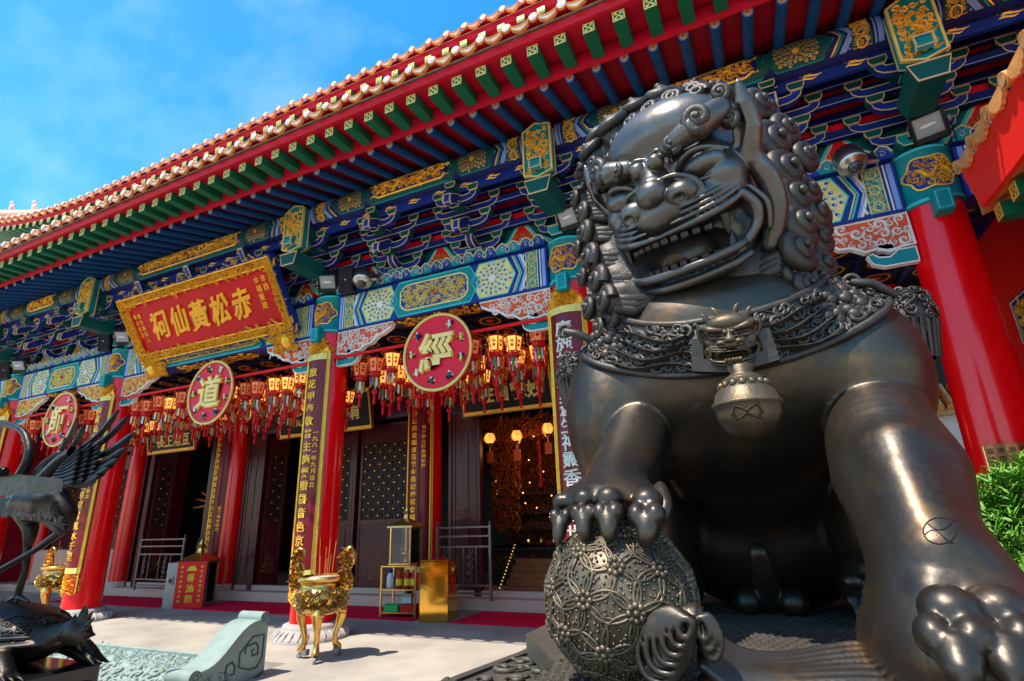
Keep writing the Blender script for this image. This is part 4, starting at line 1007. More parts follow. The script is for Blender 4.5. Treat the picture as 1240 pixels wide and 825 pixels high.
BRZ = bronze('dark_bronze', (.055, .047, .04), (.085, .066, .048), (.15, .085, .04), .31, .48, bump=.22, metal=.8)
BRH = bronze('polished_lit_bronze', (.15, .14, .13), (.10, .09, .078), (.12, .088, .06), .27, .42, bump=.18, metal=.8)  # polished; base also lightened to stand for brighter light on the face
BRF = bronze('matt_bronze', (.055, .05, .045), (.07, .06, .05), (.09, .065, .045), .4, .54, bump=.45, bs=90, metal=.7)
BRB = bronze('brassy_bronze', (.13, .098, .062), (.065, .05, .035), (.2, .13, .065), .38, .55, bump=.3, bs=70, metal=.7)
# camera helper used only to measure real positions
_c = Vector((0, 0, 1.6))
def at(px, py, y):
    d = AX*((px-620)/666.)*0 + Vector((0, 0, 0)); v = Vector(((px-620)/666., -(py-412.5)/666., -1)); d = Vector((AX.dot(v), AY.dot(v), AZ.dot(v))); return np.array(_c+d*(y/d.y))
PZT = 1.0
lion = thing('guardian_lion_statue', 'huge dark bronze guardian lion with curled mane and open mouth, paw on an openwork ball', 'statue', (0, 0, 0))
rx = lambda a: Matrix.Rotation(a, 3, 'X'); ry = lambda a: Matrix.Rotation(a, 3, 'Y')
# ---- body
cx0 = -.17
B = Field((-1.25, 1.85, .95), (1.1, 4.95, 3.3), .0135)
B.ell((cx0, 3.5, 2.33), (.90, .70, .56), .1); B.ell((cx0-.02, 3.42, 2.60), (.74, .60, .36), .08)
B.ell((cx0, 4.25, 2.1), (.64, .7, .6), .15); B.ell((cx0, 4.5, 1.5), (.74, .4, .55), .15)
B.ell((.47, 3.32, 2.24), (.31, .42, .44), .1); B.ell((-.80, 3.3, 2.16), (.33, .42, .5), .1)
# right foreleg, planted
for P_, r_, k_ in (((at(1066, 500, 3.1), at(1068, 530, 2.96), at(1088, 575, 2.82), at(1110, 640, 2.66), at(1140, 700, 2.52)), (.2, .225, .25, .2, .215), .012),):
    B.chain(P_, r_, k_)
B.chain([at(1085, 540, 2.66), at(1105, 600, 2.52), at(1135, 660, 2.4)], [.06, .07, .05], .12)
pw_ = at(1165, 745, 2.42); B.ell(pw_+[0, .1, -.12], (.31, .40, .26), .1); B.ell((.62, 2.55, 1.1), (.34, .45, .14), .08)
def toe(F, kn, pad, tip, w_, k=.02):
    kn, pad, tip = map(lambda q: np.array(q, float), (kn, pad, tip)); sx = np.array([w_*.5, 0, 0])
    F.ell(kn, (w_*.9, w_*.9, w_*.78), .008); F.ell(pad-sx, (w_*.55, w_*.75, w_*.68), .004); F.ell(pad+sx, (w_*.55, w_*.75, w_*.68), .004)
    d = tip-pad; F.cap(pad+d*.3, pad+d*.62, w_*.66, w_*.55, .004); F.cap(pad+d*.5, tip, w_*.6, w_*.14, .01)
for (kx, ky), w_, yy in (((1149, 738), .09, 2.18), ((1208, 736), .085, 2.22), ((1262, 758), .085, 2.3)):
    kn = at(kx, ky, yy); B.chain([pw_+[(kn[0]-pw_[0])*.4, .1, .05], kn+[0, .15, .03]], [.12, .06], .035, sm=False); toe(B, kn, at(kx+4, ky+33, yy-.07), at(kx+24, ky+100, yy-.2), w_)
# left foreleg, paw on the ball
BC = np.array([-.635, 2.3, PZT+.293]); BR = .293
B.chain([at(775, 520, 3.0), at(762, 558, 2.8), at(750, 580, 2.6), at(745, 602, 2.46)], [.16, .165, .15, .15], .012)
B.ell(at(738, 606, 2.38), (.215, .2, .1), .06)
for kx, ky, w_, yy in ((681, 608, .048, 2.26), (708, 604, .052, 2.2), (738, 603, .056, 2.17), (784, 607, .068, 2.2)):
    toe(B, at(kx, ky, yy), at(kx-1, ky+17, yy-.065), at(kx-(6 if kx < 700 else 0), ky+55, yy-.11), w_)
B.chain([at(800, 590, 2.4), at(806, 612, 2.3), at(800, 640, 2.25)], [.026, .03, .012], .01)
# hind quarters
for s_ in (-1, 1):
    B.ell((cx0+s_*.66, 4.1, 1.5), (.26, .45, .5), .1); B.ell((cx0+s_*.55, 4.05, 1.16), (.17, .34, .17), .06)
    for q in range(3): toe(B, (cx0+s_*.55+(q-1)*.105, 3.76, 1.22), (cx0+s_*.55+(q-1)*.105, 3.70, 1.13), (cx0+s_*.55+(q-1)*.105, 3.63, 1.01), .055)
g0 = at(935, 728, 4.2); g0[2] = 1.08
B.ell((g0[0]-.13, 4.0, 1.07), .085, .02); B.ell((g0[0]+.13, 4.0, 1.07), .085, .02); B.chain([(g0[0], 4.1, 1.05), (g0[0]-.01, 3.95, 1.24), (g0[0]-.02, 3.88, 1.36)], [.09, .075, .06], .02)
# neck folds falling from the jaw
B.chain([at(925, 335, 3.1), at(925, 362, 3.05), at(893, 382, 3.0), at(850, 398, 2.95)], [.11, .09, .06, .03], .08)
B.chain([at(785, 368, 3.1), at(755, 392, 3.05), at(722, 408, 3.0)], [.09, .06, .03], .05)
B.cap((cx0-.1, 3.65, 2.7), (-.31, 3.45, 3.2), .42, .36, .12)
V, F = B.mesh(); body = nmesh('body', V, F, BRZ, lion)
from mathutils.bvhtree import BVHTree
bvh = BVHTree.FromPolygons([tuple(v) for v in V], [tuple(int(i) for i in f) for f in F])
# ring mark engraved on the shin
def surf(px, py, off=.0):
    v = Vector(((px-620)/666., -(py-412.5)/666., -1)); d = Vector((AX.dot(v), AY.dot(v), AZ.dot(v))).normalized()
    h = bvh.ray_cast(_c, d, 30); return (h[0]+h[1]*off, h[1]) if h[0] else (_c+d*2.6, -d)
m = MB()
for P_ in ([(1138+20*cos(t), 643+16*sin(t)) for t in [2*pi*i/24 for i in range(25)]], [(1120+i*3.5, 650-8*sin(i*.45+.3)) for i in range(11)], [(1122+i*3.5, 633+9*sin(i*.35)) for i in range(11)]):
    m.tube([surf(*p)[0] for p in P_], .0026, BLACK, 5)
m.build('engraved_ring', lion)

# ---- head
ya, pi_, ro_, HS = .41, -.371, -.048, .465; HC = np.array([-.218, 3.0, 3.343])
ef = np.array([-sin(ya), -cos(ya), 0]); ex = np.array([cos(ya), -sin(ya), 0]); ez = np.array([0, 0, 1.])
f2 = ef*cos(pi_)+ez*sin(pi_); u2 = ez*cos(pi_)-ef*sin(pi_); x3 = ex*cos(ro_)+u2*sin(ro_); u3 = u2*cos(ro_)-ex*sin(ro_)
HM = np.stack([x3, f2, u3], 1)       # head axes: right, forward, up
def hw(P): return HC+HS*(np.asarray(P, float)@HM.T)
H = Field((-1.2, -1.2, -1.4), (1.2, 1.35, 1.6), .0125)
H.ell((0, -.2, .15), (.92, .78, .92), .1); H.ell((0, .18, .76), (.80, .50, .46), .1); H.ell((0, .3, .15), (.84, .42, .62), .1)
H.ell((0, .42, -.16), (.86, .42, .27), .08); H.ell((0, .60, -.17), (.60, .32, .25), .1)
H.ell((0, .2, -.82), (.66, .52, .27), .1); H.ell((0, .42, -.98), (.52, .34, .16), .06); H.ell((0, .05, -.6), (.78, .4, .5), .12)
for s in (-1, 1):
    H.ell((s*.66, .42, .02), (.24, .26, .22), .08)                          # cheek bone
    H.chain([(s*.88, .28, .25), (s*1.0, .16, -.12), (s*.98, .1, -.5), (s*.84, .16, -.86)], [.1, .13, .13, .1], .04)   # jaw strap
    H.chain([(s*.90, .26, .12), (s*.99, .28, .42), (s*1.03, .34, .66), (s*1.07, .40, .92)], [.13, .16, .12, .012], .03)  # ear
    H.chain([(s*.88, .40, .28), (s*.95, .44, .46), (s*1.0, .46, .64)], [.05, .085, .03], .02, 'sub')
# mouth
H.ell((0, .66, -.64), (.66, .60, .20), .03, None, 'sub'); H.ell((0, .95, -.60), (.74, .5, .17), .04, rx(-.1), 'sub')
def lipc(t, dv, dw):
    a = abs(t); return (.84*t, .95-.40*a**2.4+dv, -.44+.05*a+.14*a**4+dw)
for dv, dw, r in ((.0, .0, .044), (.012, .085, .03), (.0, .155, .028), (-.02, .225, .026)):
    for s in (-1, 1): H.chain([lipc(s*t, dv-.03*t*t, dw*(1-.1*t)) for t in ((.34 if dw > .1 else .2) if dw > .05 else .0, .45, .6, .75, .9, 1.0)], [r*.5, r, r, r, r*.9, r*.6], .005)
for s in (-1, 1):
    H.chain([(s*.84, .53, -.26), (s*.90, .44, -.42), (s*.86, .42, -.6), (s*.74, .52, -.76)], [.05, .065, .06, .06], .02)   # mouth corner
    H.chain([(s*.88, .40, -.2), (s*.98, .32, -.42), (s*.93, .3, -.68)], [.03, .04, .03], .01)
H.chain([(-.74, .5, -.74), (-.68, .66, -.80), (-.4, .84, -.86), (0, .90, -.88), (.4, .84, -.86), (.68, .66, -.80), (.74, .5, -.74)], [.045, .05, .055, .055, .055, .05, .045], .01)
H.chain([(-.70, .46, -.9), (-.56, .66, -.97), (-.2, .80, -1.02), (.2, .80, -1.02), (.56, .66, -.97), (.70, .46, -.9)], .055, .015)
# nose
H.ell((0, .72, .08), (.24, .24, .22), .06, rx(.3)); H.ell((0, .87, .06), (.20, .17, .165), .02)
H.chain([(0, .7, .42), (0, .76, .22)], [.11, .15], .04)
for s in (-1, 1):
    H.ell((s*.31, .79, -.05), (.195, .18, .15), .018); H.ell((s*.34, .95, -.12), (.075, .07, .055), .02, None, 'sub')
    H.chain([(s*.12, .88, .18), (s*.32, .84, .16), (s*.48, .76, .05), (s*.53, .74, -.1), (s*.46, .78, -.2)], [.02, .03, .034, .03, .02], .006)
    H.ell((s*.12, .80, .40), .10, .008); H.chain([(s*.02, .76, .5), (s*.15, .78, .53), (s*.25, .74, .46), (s*.26, .70, .34)], [.02, .024, .024, .016], .006)
    H.ell((s*.36, .62, .2), (.12, .1, .09), .03, None, 'sub')
    # eye: bulging ball under a heavy lid
    H.ell((s*.53, .56, .19), (.26, .2, .15), .015, ry(-s*.08)); H.chain([(s*.26, .66, .21), (s*.42, .74, .33), (s*.62, .70, .35), (s*.82, .52, .26)], [.025, .035, .035, .02], .008)
    H.chain([(s*.28, .66, .16), (s*.44, .70, .05), (s*.64, .66, .03), (s*.80, .52, .12)], [.016, .024, .024, .016], .008)
    # brow: a soft roll ending in curls
    H.chain([(s*.28, .74, .50), (s*.46, .74, .54), (s*.66, .66, .60), (s*.82, .46, .70)], [.1, .13, .16, .14], .025)
Vh, Fh = H.mesh(); Vl = Vh.copy(); Vh = HC+HS*(Vh@HM.T)
head = nmesh('head', Vh, Fh, BRH, lion)
bvhh = BVHTree.FromPolygons([tuple(v) for v in Vh], [tuple(int(i) for i in f) for f in Fh])
m = MB(); TO = mat('tooth_bronze', (.06, .055, .05), .35, .8)
for s in (-1, 1):
    for (a, b, r) in (((s*.64, .66, -.42), (s*.63, .66, -.64), .06), ((s*.62, .62, -.80), (s*.64, .60, -.60), .055)):
        m.tube([hw(a), hw((np.array(a)*.45+np.array(b)*.55)), hw(b)], [r*HS, r*.7*HS, .004], TO, 10)
for i in range(9):
    t = (i-4)/4.6; p = hw((.54*t, .88-.2*t*t, -.50)); M_ = Matrix.Translation(p) @ Matrix(HM).to_4x4()
    m.box((-.022, -.02, -.02), (.022, .02, .02), TO, M_, bev=.008)
    q = hw((.54*t, .82-.2*t*t, -.80)); M_ = Matrix.Translation(q) @ Matrix(HM).to_4x4(); m.box((-.02, -.018, -.02), (.02, .018, .018), TO, M_, bev=.006)
m.build('teeth', head)
m = MB(); m.tube([hw(p) for p in ((0, .1, -.72), (0, .4, -.72), (0, .66, -.74), (0, .78, -.78))], [.1, .13, .12, .06], BRZ, 14, flat=1.3); m.build('tongue', head)

# ---- curls of mane, brow and crown
def snail(m, c, nrm, r, hand, mt, rot=0., turns=1.9, rise=.45):
    c = np.array(c, float); n = np.array(nrm, float); n /= np.linalg.norm(n)
    a = np.cross(n, [0, 0, 1.]); a /= np.linalg.norm(a)+1e-9; b = np.cross(n, a)
    P = []; Q = []; N = 30
    for i in range(N+1):
        t = i/N; th = rot+hand*turns*2*pi*t; rr = r*(.74*(1-t)**.85+.02)
        P.append(c+(a*cos(th)+b*sin(th))*rr+n*(r*rise*t)); Q.append(r*(.36-.17*t))
    m.tube(P, Q, mt, 9); m.ball(c-n*r*.5, (r*.78,)*3, mt, 12, 8)
    m.ball(P[-1]+n*r*.08, r*.2, mt, 8, 6)
    return P[0]
def lock(m, p0, p1, r0, r1, mt, bow=(0, 0, 0)):
    p0 = np.array(p0, float); p1 = np.array(p1, float); mid = (p0+p1)/2+np.array(bow)
    for k in range(3):
        o = np.array([(k-1)*.012, 0, (k-1)*r0*.5]); m.tube([p0+o, mid+o*1.3, p1+o*.4], [r0*.75, (r0+r1)*.42, r1*.55], mt, 8)
cr_r = [(898, 150, 20, 3.02), (934, 172, 26, 3.05), (948, 207, 27, 3.05), (958, 240, 27, 3.04), (965, 272, 27, 3.02), (963, 303, 27, 2.98), (915, 128, 22, 3.2), (946, 158, 22, 3.25), (971, 190, 20, 3.3), (975, 232, 20, 3.25), (985, 258, 22, 3.3), (986, 290, 24, 3.25), (992, 320, 22, 3.2), (955, 333, 20, 3.0), (925, 135, 20, 3.35), (985, 338, 22, 3.1), (960, 200, 20, 3.45), (990, 275, 20, 3.5), (975, 345, 18, 3.0)]
cr_l = [(707, 258, 15, 3.0), (710, 282, 17, 3.0), (716, 312, 19, 2.98), (726, 340, 20, 2.95), (735, 364, 20, 2.9), (700, 240, 14, 3.1), (702, 300, 14, 3.1), (708, 335, 15, 3.1), (745, 385, 18, 2.95), (716, 372, 18, 3.05), (728, 396, 16, 3.0)]
cr_t = [(716, 185, 19, 3.05), (742, 155, 23, 2.98), (770, 134, 21, 3.0), (800, 122, 25, 3.0), (830, 120, 20, 3.0), (858, 120, 25, 2.98), (878, 128, 18, 3.1), (708, 205, 15, 3.1), (757, 140, 15, 3.3), (840, 108, 15, 3.4), (868, 112, 18, 3.35), (722, 165, 15, 3.25)]
MAN = Field((-1.15, 2.75, 2.3), (.65, 4.0, 4.2), .022)
for c_, r_ in (((-.05, 3.35, 3.15), (.38, .42, .62)), ((-.62, 3.35, 3.05), (.3, .4, .5)), ((-.33, 3.5, 3.3), (.6, .5, .75))): MAN.ell(c_, r_, .15)
MAN.ell((-.05, 3.3, 2.82), (.36, .38, .28), .12); MAN.ell((-.6, 3.3, 2.8), (.28, .38, .28), .1)
pts_all = []
for lst, sd_ in ((cr_r, 1), (cr_l, -1), (cr_t, 0)):
    for i, (px_, py_, rp_, yy) in enumerate(lst):
        c_ = at(px_, py_, yy); dpt = -(AX.cross(AY)*0).length; r_ = rp_/666.*(Vector(c_)-_c).length*1.0
        n_ = np.array([.75*sd_, -.62, .12]) if sd_ else np.array([(c_[0]+.31)*1.2, -.5, .75]); pts_all.append((c_, n_, r_, sd_))
        MAN.cap(c_-n_/np.linalg.norm(n_)*r_*.6, c_*.5+np.array([-.31, 3.5, 3.2])*.5, r_*.8, r_*.8, .05)
Vm, Fm = MAN.mesh(); mane = nmesh('mane', Vm, Fm, BRF, lion)
for i, (c_, n_, r_, sd_) in enumerate(pts_all):
    m = MB(); p_ = snail(m, c_, n_, r_, -1 if sd_ >= 0 else 1, BRF, rot=.8+i*.37)
    tgt = c_+np.array([-sd_*.26 if sd_ else (-.31-c_[0])*.4, .05, .02 if sd_ else -.12])
    lock(m, c_+np.array([-sd_*r_*.6, -.0, -r_*.35]), tgt+np.array([0, 0, -r_*.5]), r_*.5, r_*.4, BRF, (0, -.02, -.03)); m.build('mane_curl', mane)
for u, v, w_, r in ((0, .34, 1.16, .13), (.3, .32, 1.14, .13), (-.3, .32, 1.14, .13), (.58, .26, 1.06, .13), (-.58, .26, 1.06, .13), (.8, .24, .90, .11), (-.8, .24, .90, .11), (.15, .1, 1.25, .13), (-.15, .1, 1.25, .13), (.45, .05, 1.2, .12), (-.45, .05, 1.2, .12)):
    m = MB(); n_ = HM@np.array([u*.4, .75, .6]); snail(m, hw((u, v, w_)), n_, r*HS, 1 if u > 0 else -1, BRF, rot=u*5, turns=1.7, rise=.35); lock(m, hw((u, v-.05, w_)), hw((u*.9, v-.4, w_+.05)), r*HS*.8, r*HS*.7, BRF); m.build('crown_curl', head)
for s in (-1, 1):
    for (u, v, w_, r, h_) in ((.36, .84, .50, .13, 1), (.68, .76, .64, .19, -1), (.88, .50, .86, .12, 1), (.90, .50, .56, .12, 1)):
        m = MB(); n_ = HM@np.array([s*.35, .9, .25]); snail(m, hw((s*u, v-.03, w_)), n_, r*HS, h_*s, BRF, rot=pi/2 if s > 0 else pi/2, turns=1.7, rise=.3); m.build('brow_curl', head)

# ---- ball under the paw
BRBALL = bronze('lit_ball_bronze', (.19, .145, .095), (.10, .078, .052), (.27, .19, .11), .4, .55, bump=.3, bs=70, metal=.7)  # lighter copy of the brassy bronze, imitating stronger light on the ball
m = MB(); m.ball(BC, BR*.985, BRBALL, 64, 40)
import itertools
ph_ = (1+5**.5)/2; ico = [np.array(v, float)/math.sqrt(1+ph_**2) for v in [(a, b*ph_, 0) for a in (-1, 1) for b in (-1, 1)]+[(0, a, b*ph_) for a in (-1, 1) for b in (-1, 1)]+[(b*ph_, 0, a) for a in (-1, 1) for b in (-1, 1)]]
pts = list(ico)
for a, b in itertools.combinations(range(12), 2):
    if np.linalg.norm(ico[a]-ico[b]) < 1.2: q = ico[a]+ico[b]; pts.append(q/np.linalg.norm(q))
RT = np.array(Matrix.Rotation(.5, 3, 'X') @ Matrix.Rotation(.25, 3, 'Y')); pts = [RT@p for p in pts]
def sph(p, h=0): p = np.array(p, float); return BC+p/np.linalg.norm(p)*(BR+h)
for a, b in itertools.combinations(range(42), 2):
    d = np.linalg.norm(pts[a]-pts[b])
    if d > .66: continue
    mid = pts[a]+pts[b]; sd2 = np.cross(pts[a], pts[b]); sd2 /= np.linalg.norm(sd2)
    for bow in (.17, -.17, .115, -.115):
        P = [pts[a]*(1-t)+pts[b]*t+sd2*bow*4*t*(1-t) for t in [i/10 for i in range(11)]]
        m.tube([sph(p, -.001) for p in P], .0062 if abs(bow) > .15 else .0035, BRBALL, 5, caps=False)
    for t in (.3, .43, .57, .7):
        for w_ in ((-.045, .045) if t in (.43, .57) else (0,)): m.ball(sph(pts[a]*(1-t)+pts[b]*t+sd2*w_, -.002), .006, BRBALL, 6, 4)
rb_ = random.Random(2)
for p in pts:
    n = p/np.linalg.norm(p); a = np.cross(n, [0, 0, 1.]); a /= np.linalg.norm(a); b = np.cross(n, a)
    m.ball(sph(n, .004), .012, BRBALL, 8, 6)
    for k in range(8): t = pi*k/4; m.ball(sph(n+.085*(a*cos(t)+b*sin(t)), .001), .0125, BRBALL, 7, 5)
    for k in range(12):
        t = 2*pi*k/6+pi/6+rb_.uniform(-.12, .12); m.ball(sph(n+rb_.uniform(.27, .36)*(a*cos(t)+b*sin(t)), -.002), .0055, BRBALL, 5, 4)
m.build('openwork_ball', lion)

# ---- collar fitted to the chest
ORG = Vector((cx0, 3.4, 2.32))
def cband(phi, th, h):
    d = Vector((sin(phi)*cos(th), -cos(phi)*cos(th), sin(th))); r = bvh.ray_cast(ORG+d*2.0, -d, 3)
    p = r[0] if r[0] else ORG+d*.8
    dd = max((p-ORG).length, .62); return ORG+d*(dd+.02+h)
CB = {}
def cgrid():
    for i in range(81):
        phi = (-1.9+3.8*i/80); t0 = -.12+.48*min(1.2, abs(phi)/1.32)**2
        for j in range(11): CB[i, j] = cband(phi, t0+.44*j/10*(1-.1*abs(phi)), 0)
cgrid()
for _ in range(3):
    C2 = dict(CB)
    for (i, j), p in CB.items():
        if 0 < i < 80 and 0 < j < 10: C2[i, j] = (p*2+CB[i-1, j]+CB[i+1, j]+CB[i, j-1]+CB[i, j+1])/6
        elif 0 < i < 80: C2[i, j] = (p*2+CB[i-1, j]+CB[i+1, j])/4
    CB = C2
LC, WC = 3.0, .36
def fcol(u, v, h):
    x = min(max(u/LC*80, 0), 79.999); y = min(max(v/WC*10, 0), 9.999); i, j = int(x), int(y); a, b = x-i, y-j
    p = CB[i, j]*(1-a)*(1-b)+CB[i+1, j]*a*(1-b)+CB[i, j+1]*(1-a)*b+CB[i+1, j+1]*a*b
    return p+(p-ORG).normalized()*(h+.012)
m = MB(); n, k = 120, 8
m.add([fcol(LC*i/n, WC*j/k, 0) for i in range(n+1) for j in range(k+1)], [(i*(k+1)+j, (i+1)*(k+1)+j, (i+1)*(k+1)+j+1, i*(k+1)+j+1) for i in range(n) for j in range(k)], BRF, True)
for v in (0, WC): m.tube([fcol(LC*i/n, v, -.004) for i in range(n+1)], .02, BRF, 8)
m.build('collar', lion)
m = MB(); rc = random.Random(7)
for q in range(2): swirls(m, lambda u, v, h, q=q: fcol(u, v, h*(1+.3*q)), lambda u, v: abs(u-LC*.5-.0) > .17, (.05, .04, LC-.05, WC-.04), .062, BRF, rc, h=.012, w=.4, n=12, fill=1.1, tube=.24)
for cu in (.78, 2.22):
    for rr2, nn in ((.1, 9), (.06, 7), (.02, 1)):
        for i in range(nn): a = 2*pi*i/nn+rr2*20; m.ball(fcol(cu+rr2*cos(a), WC*.5+rr2*sin(a), .006+.02*(rr2 < .03)), (.034-.12*rr2*.1, .022, .03), BRF, 8, 6)
for s in (-1, 1):
    for q in range(4):
        v0 = .05+.065*q; m.ribbon([(LC/2+s*(.16+.07*i), v0+.025*sin(i*.9+q)) for i in range(8)], .05, fcol, .04, BRF)
m.build('collar_relief', lion)
# beast mask and bell
MK = at(885, 412, 2.68)
Vk = Vl*.125; Vk[:, 2] *= .85; Mk = np.array(Matrix.Rotation(pi, 3, 'Z'))
Vk = MK+(Vk@np.stack([np.array([1, 0, 0]), np.array([0, -.95, -.3]), np.array([0, -.3, .95])], 0)); mask = nmesh('beast_mask', Vk, Fh, BRB, lion)
for s in (-1, 1):
    m = MB()
    for dx, dz, l_ in ((.035, .11, .05), (.085, .09, .045)):
        m = MB(); m.tube([MK+[s*dx, -.04, dz], MK+[s*(dx+.012), -.06, dz+l_*.6], MK+[s*(dx+.025), -.05, dz+l_]], [.016, .011, .003], BRB, 8)
        m.build('horn', mask)
m = MB()
for s in (-1, 1): m.prism([(s*.02, -.16), (s*.19, -.13), (s*.17, .02), (s*.12, .02), (s*.13, -.08), (s*.02, -.1)], lambda u, v, h: MK+np.array([u, -.02-h-.1*v, v]), -.04, .02, BRF, back=True)
m.build('mask_plate', lion)
BLC = at(905, 494, 2.62); m = MB(); r = .138
m.lathe([(.02, 1.0*r+.07), (.06, r+.05), (.045, r+.02), (.08, .97*r), (.1, .9*r), (.62*r, .82*r), (.9*r, .5*r), (.99*r, .2*r), (1.05*r, .16*r), (1.09*r, .1*r), (1.05*r, .04*r), (r, 0), (.97*r, -.25*r), (.85*r, -.55*r), (.6*r, -.82*r), (.25*r, -.98*r), (.02, -1.02*r)], BLC, BRB, 48)
for k in range(16): t = pi*k/8; m.ball(BLC+np.array([.72*r*cos(t), .72*r*sin(t), .72*r]), .017, BRB, 7, 5)
fb = lambda u, v, h: BLC+np.array([u, -math.sqrt(max(1e-4, (r+h)**2-u*u-(v)**2)), v])
m.ribbon([(-.06, -.04), (-.045, -.01), (-.02, -.02), (0, -.035), (.02, -.02), (.045, -.01), (.06, -.04), (.045, -.065), (.02, -.055), (0, -.045), (-.02, -.055), (-.045, -.065), (-.06, -.04)], .012, fb, .012, BRB, taper=False)
for k in range(5): m.tube([MK+[-.03+.015*k, -.12, -.12], BLC+[-.02+.01*k, -.02, r+.04]], .009, BRB, 6)
m.build('bell', lion)
# tassels at the shoulders and buckle ring
for name, (px_, py_), yy, rr_ in (('shoulder_tassel', (1098, 395), 3.55, .17), ('shoulder_tassel', (700, 460), 3.3, .15)):
    c_ = at(px_, py_, yy); m = MB(); m.ball(c_, (rr_*.8, rr_*.9, rr_*1.25), BRF, 20, 12)
    for k in range(24): a = 2*pi*k/24; m.tube([c_+np.array([rr_*.82*cos(a), rr_*.9*sin(a), 0]), c_+np.array([rr_*.6*cos(a), rr_*.7*sin(a), -rr_*1.2])], .014, BRF, 5)
    fs = lambda u, v, h, c_=c_, rr_=rr_: c_+np.array([(rr_*.86+h)*sin(u/rr_)*cos(v*3), -(rr_*.95+h)*cos(u/rr_)*cos(v*3), rr_*1.2*sin(v*5)])
    swirls(m, fs, None, (-.3, .0, .3, .2), .045, BRF, rc, h=.012, w=.4, n=10, tube=.22); m.build(name, lion)
for (px_, py_), yy in (((1055, 345), 3.1), ((700, 405), 3.0)):
    c_ = at(px_, py_, yy); m = MB(); m.tube([c_+np.array([-.08, 0, .03]), c_+np.array([0, -.02, .0]), c_+np.array([.1, .05, -.06])], [.022, .025, .022], BRF, 8)
    m.tube([c_+np.array([-.08+.035*cos(t), 0, .035+.035*sin(t)]) for t in [2*pi*i/16 for i in range(16)]], .012, BRF, 6, closed=True); m.build('buckle_ring', lion)

# ---- bronze ribbon tied to the ball, lying along the front of the plinth
RB = Field((-.72, 1.85, .97), (.75, 2.95, 1.5), .0085)
K0 = at(838, 752, 2.18)
RB.ell(K0, (.05, .05, .05), .01)
for k in range(5):
    x_ = -.036+.018*k; rr_ = .054*math.sqrt(1-(x_/.055)**2); RB.chain([K0+[x_, -rr_*cos(t), rr_*sin(t)] for t in (-1.3, -.5, .3, 1.1, 1.9)], .0095, .004)
def teardrop(pts_, piv, y0_, levels, r_):
    piv = np.array(piv, float)
    for j, s_ in enumerate(levels):
        RB.chain([at(*(piv+(np.array(p, float)-piv)*s_), y0_-.006*j) for p in pts_], [r_]*len(pts_), .002)
RB.ell(at(805, 784, 2.085), (.084, .03, .116), .01, ry(.15)); RB.ell(at(822, 768, 2.09), (.05, .035, .075), .01)
teardrop([(840, 750), (815, 737), (792, 744), (777, 766), (773, 796), (785, 821), (810, 827), (831, 803), (840, 770), (842, 754)], (838, 754), 2.055, (1., .85, .70, .55, .40, .25), .0115)
RB.ell(at(858, 773, 2.14), (.045, .028, .07), .01)
teardrop([(842, 750), (858, 745), (870, 762), (874, 785), (864, 800), (850, 785), (844, 756)], (842, 752), 2.12, (1., .75, .5), .0105)
for k in range(9):
    q = (k-4)/4; P_ = []
    for i in range(15):
        t = i/14; P_.append((K0[0]+.02+.98*t, 2.2+.36*t-.13*q*(.35+.65*min(1, t*2.5)), PZT+.075-.05*q+.03*sin(2*pi*(t*1.05+.07*q)-1.9)+.12*math.exp(-t*9)-.03*t))
    RB.chain(P_, [.0175]*15, .003)
RB.chain([(K0[0]+.05, 2.22, PZT+.03), (K0[0]+.95, 2.52, PZT+.02)], [.07, .05], .02)
Vr, Fr = RB.mesh(); nmesh('ribbon', Vr, Fr, bronze('ribbon_bronze', (.10, .085, .072), (.07, .058, .045), (.2, .11, .05), .33, .5), lion)

# ---- plinth
CARV = bronze('plinth_bronze', (.085, .075, .06), (.13, .11, .085), (.16, .12, .08), .5, .65, bump=.5, bs=60, metal=.5)
ped = thing('statue_plinth', 'carved dark bronze and stone plinth under the guardian lion', 'plinth', (0, 0, 0))
def atz(px, py, z):
    v = Vector(((px-620)/666., -(py-412.5)/666., -1)); d = Vector((AX.dot(v), AY.dot(v), AZ.dot(v))); return _c+d*((z-1.6)/d.z)
c1 = atz(637, 774, PZT-.03); c2 = atz(692, 830, PZT-.03)
top = [(c1.x, c1.y), (c2.x, c2.y), (c2.x+.15, 1.25), (1.3, 1.25), (1.3, 5.0), (c1.x, 5.0)]
m = MB(); pf = lambda u, v, h: (u, v, h); m.prism(top, pf, PZT-.1, PZT-.005, CARV)
# shingle rows worked into the top
for j in range(64):
    y = 1.35+j*.056; 
    if y > 4.4: break
    m.ribbon([(max(c1.x+.1, -1.0)+.02*i, y+.012*((i*7+j*3) % 5-2)) for i in range(100) if max(c1.x+.1, -1.0)+.02*i < 1.2], .045, lambda u, v, h: (u, v, PZT-.004+h), .012, CARV, taper=False)
m.build('plinth_top', ped)
m = MB(); lowp = [(c1.x-.06, c1.y+.1), (c1.x-.4, c1.y-1.15), (c1.x-.4, 1.0), (1.6, 1.0), (1.6, 5.3), (c1.x-.06, 5.3)]
e1_ = atz(560, 833, PZT-.14); lowp[1] = (e1_.x-.1, e1_.y-.15)
m.prism(lowp, pf, PZT-.3, PZT-.13, CARV); m.outline(lowp, pf, .05, PZT-.2, PZT-.115, CARV)
fl = lambda u, v, h: (u, v, PZT-.13+h); xs_ = [p[0] for p in lowp]
swirls(m, fl, lambda u, v: u < c2.x+.4 and v > 1.2 and (u-c1.x) < (c1.y-v)*.9-.03 and (u-c1.x) > -(c1.y-v)*.33+.05, (min(xs_), 1.2, c2.x+.4, c1.y), .11, CARV, rc, h=.02, w=.4, n=16, fill=1., tube=.22)
m.build('plinth_moulding', ped)
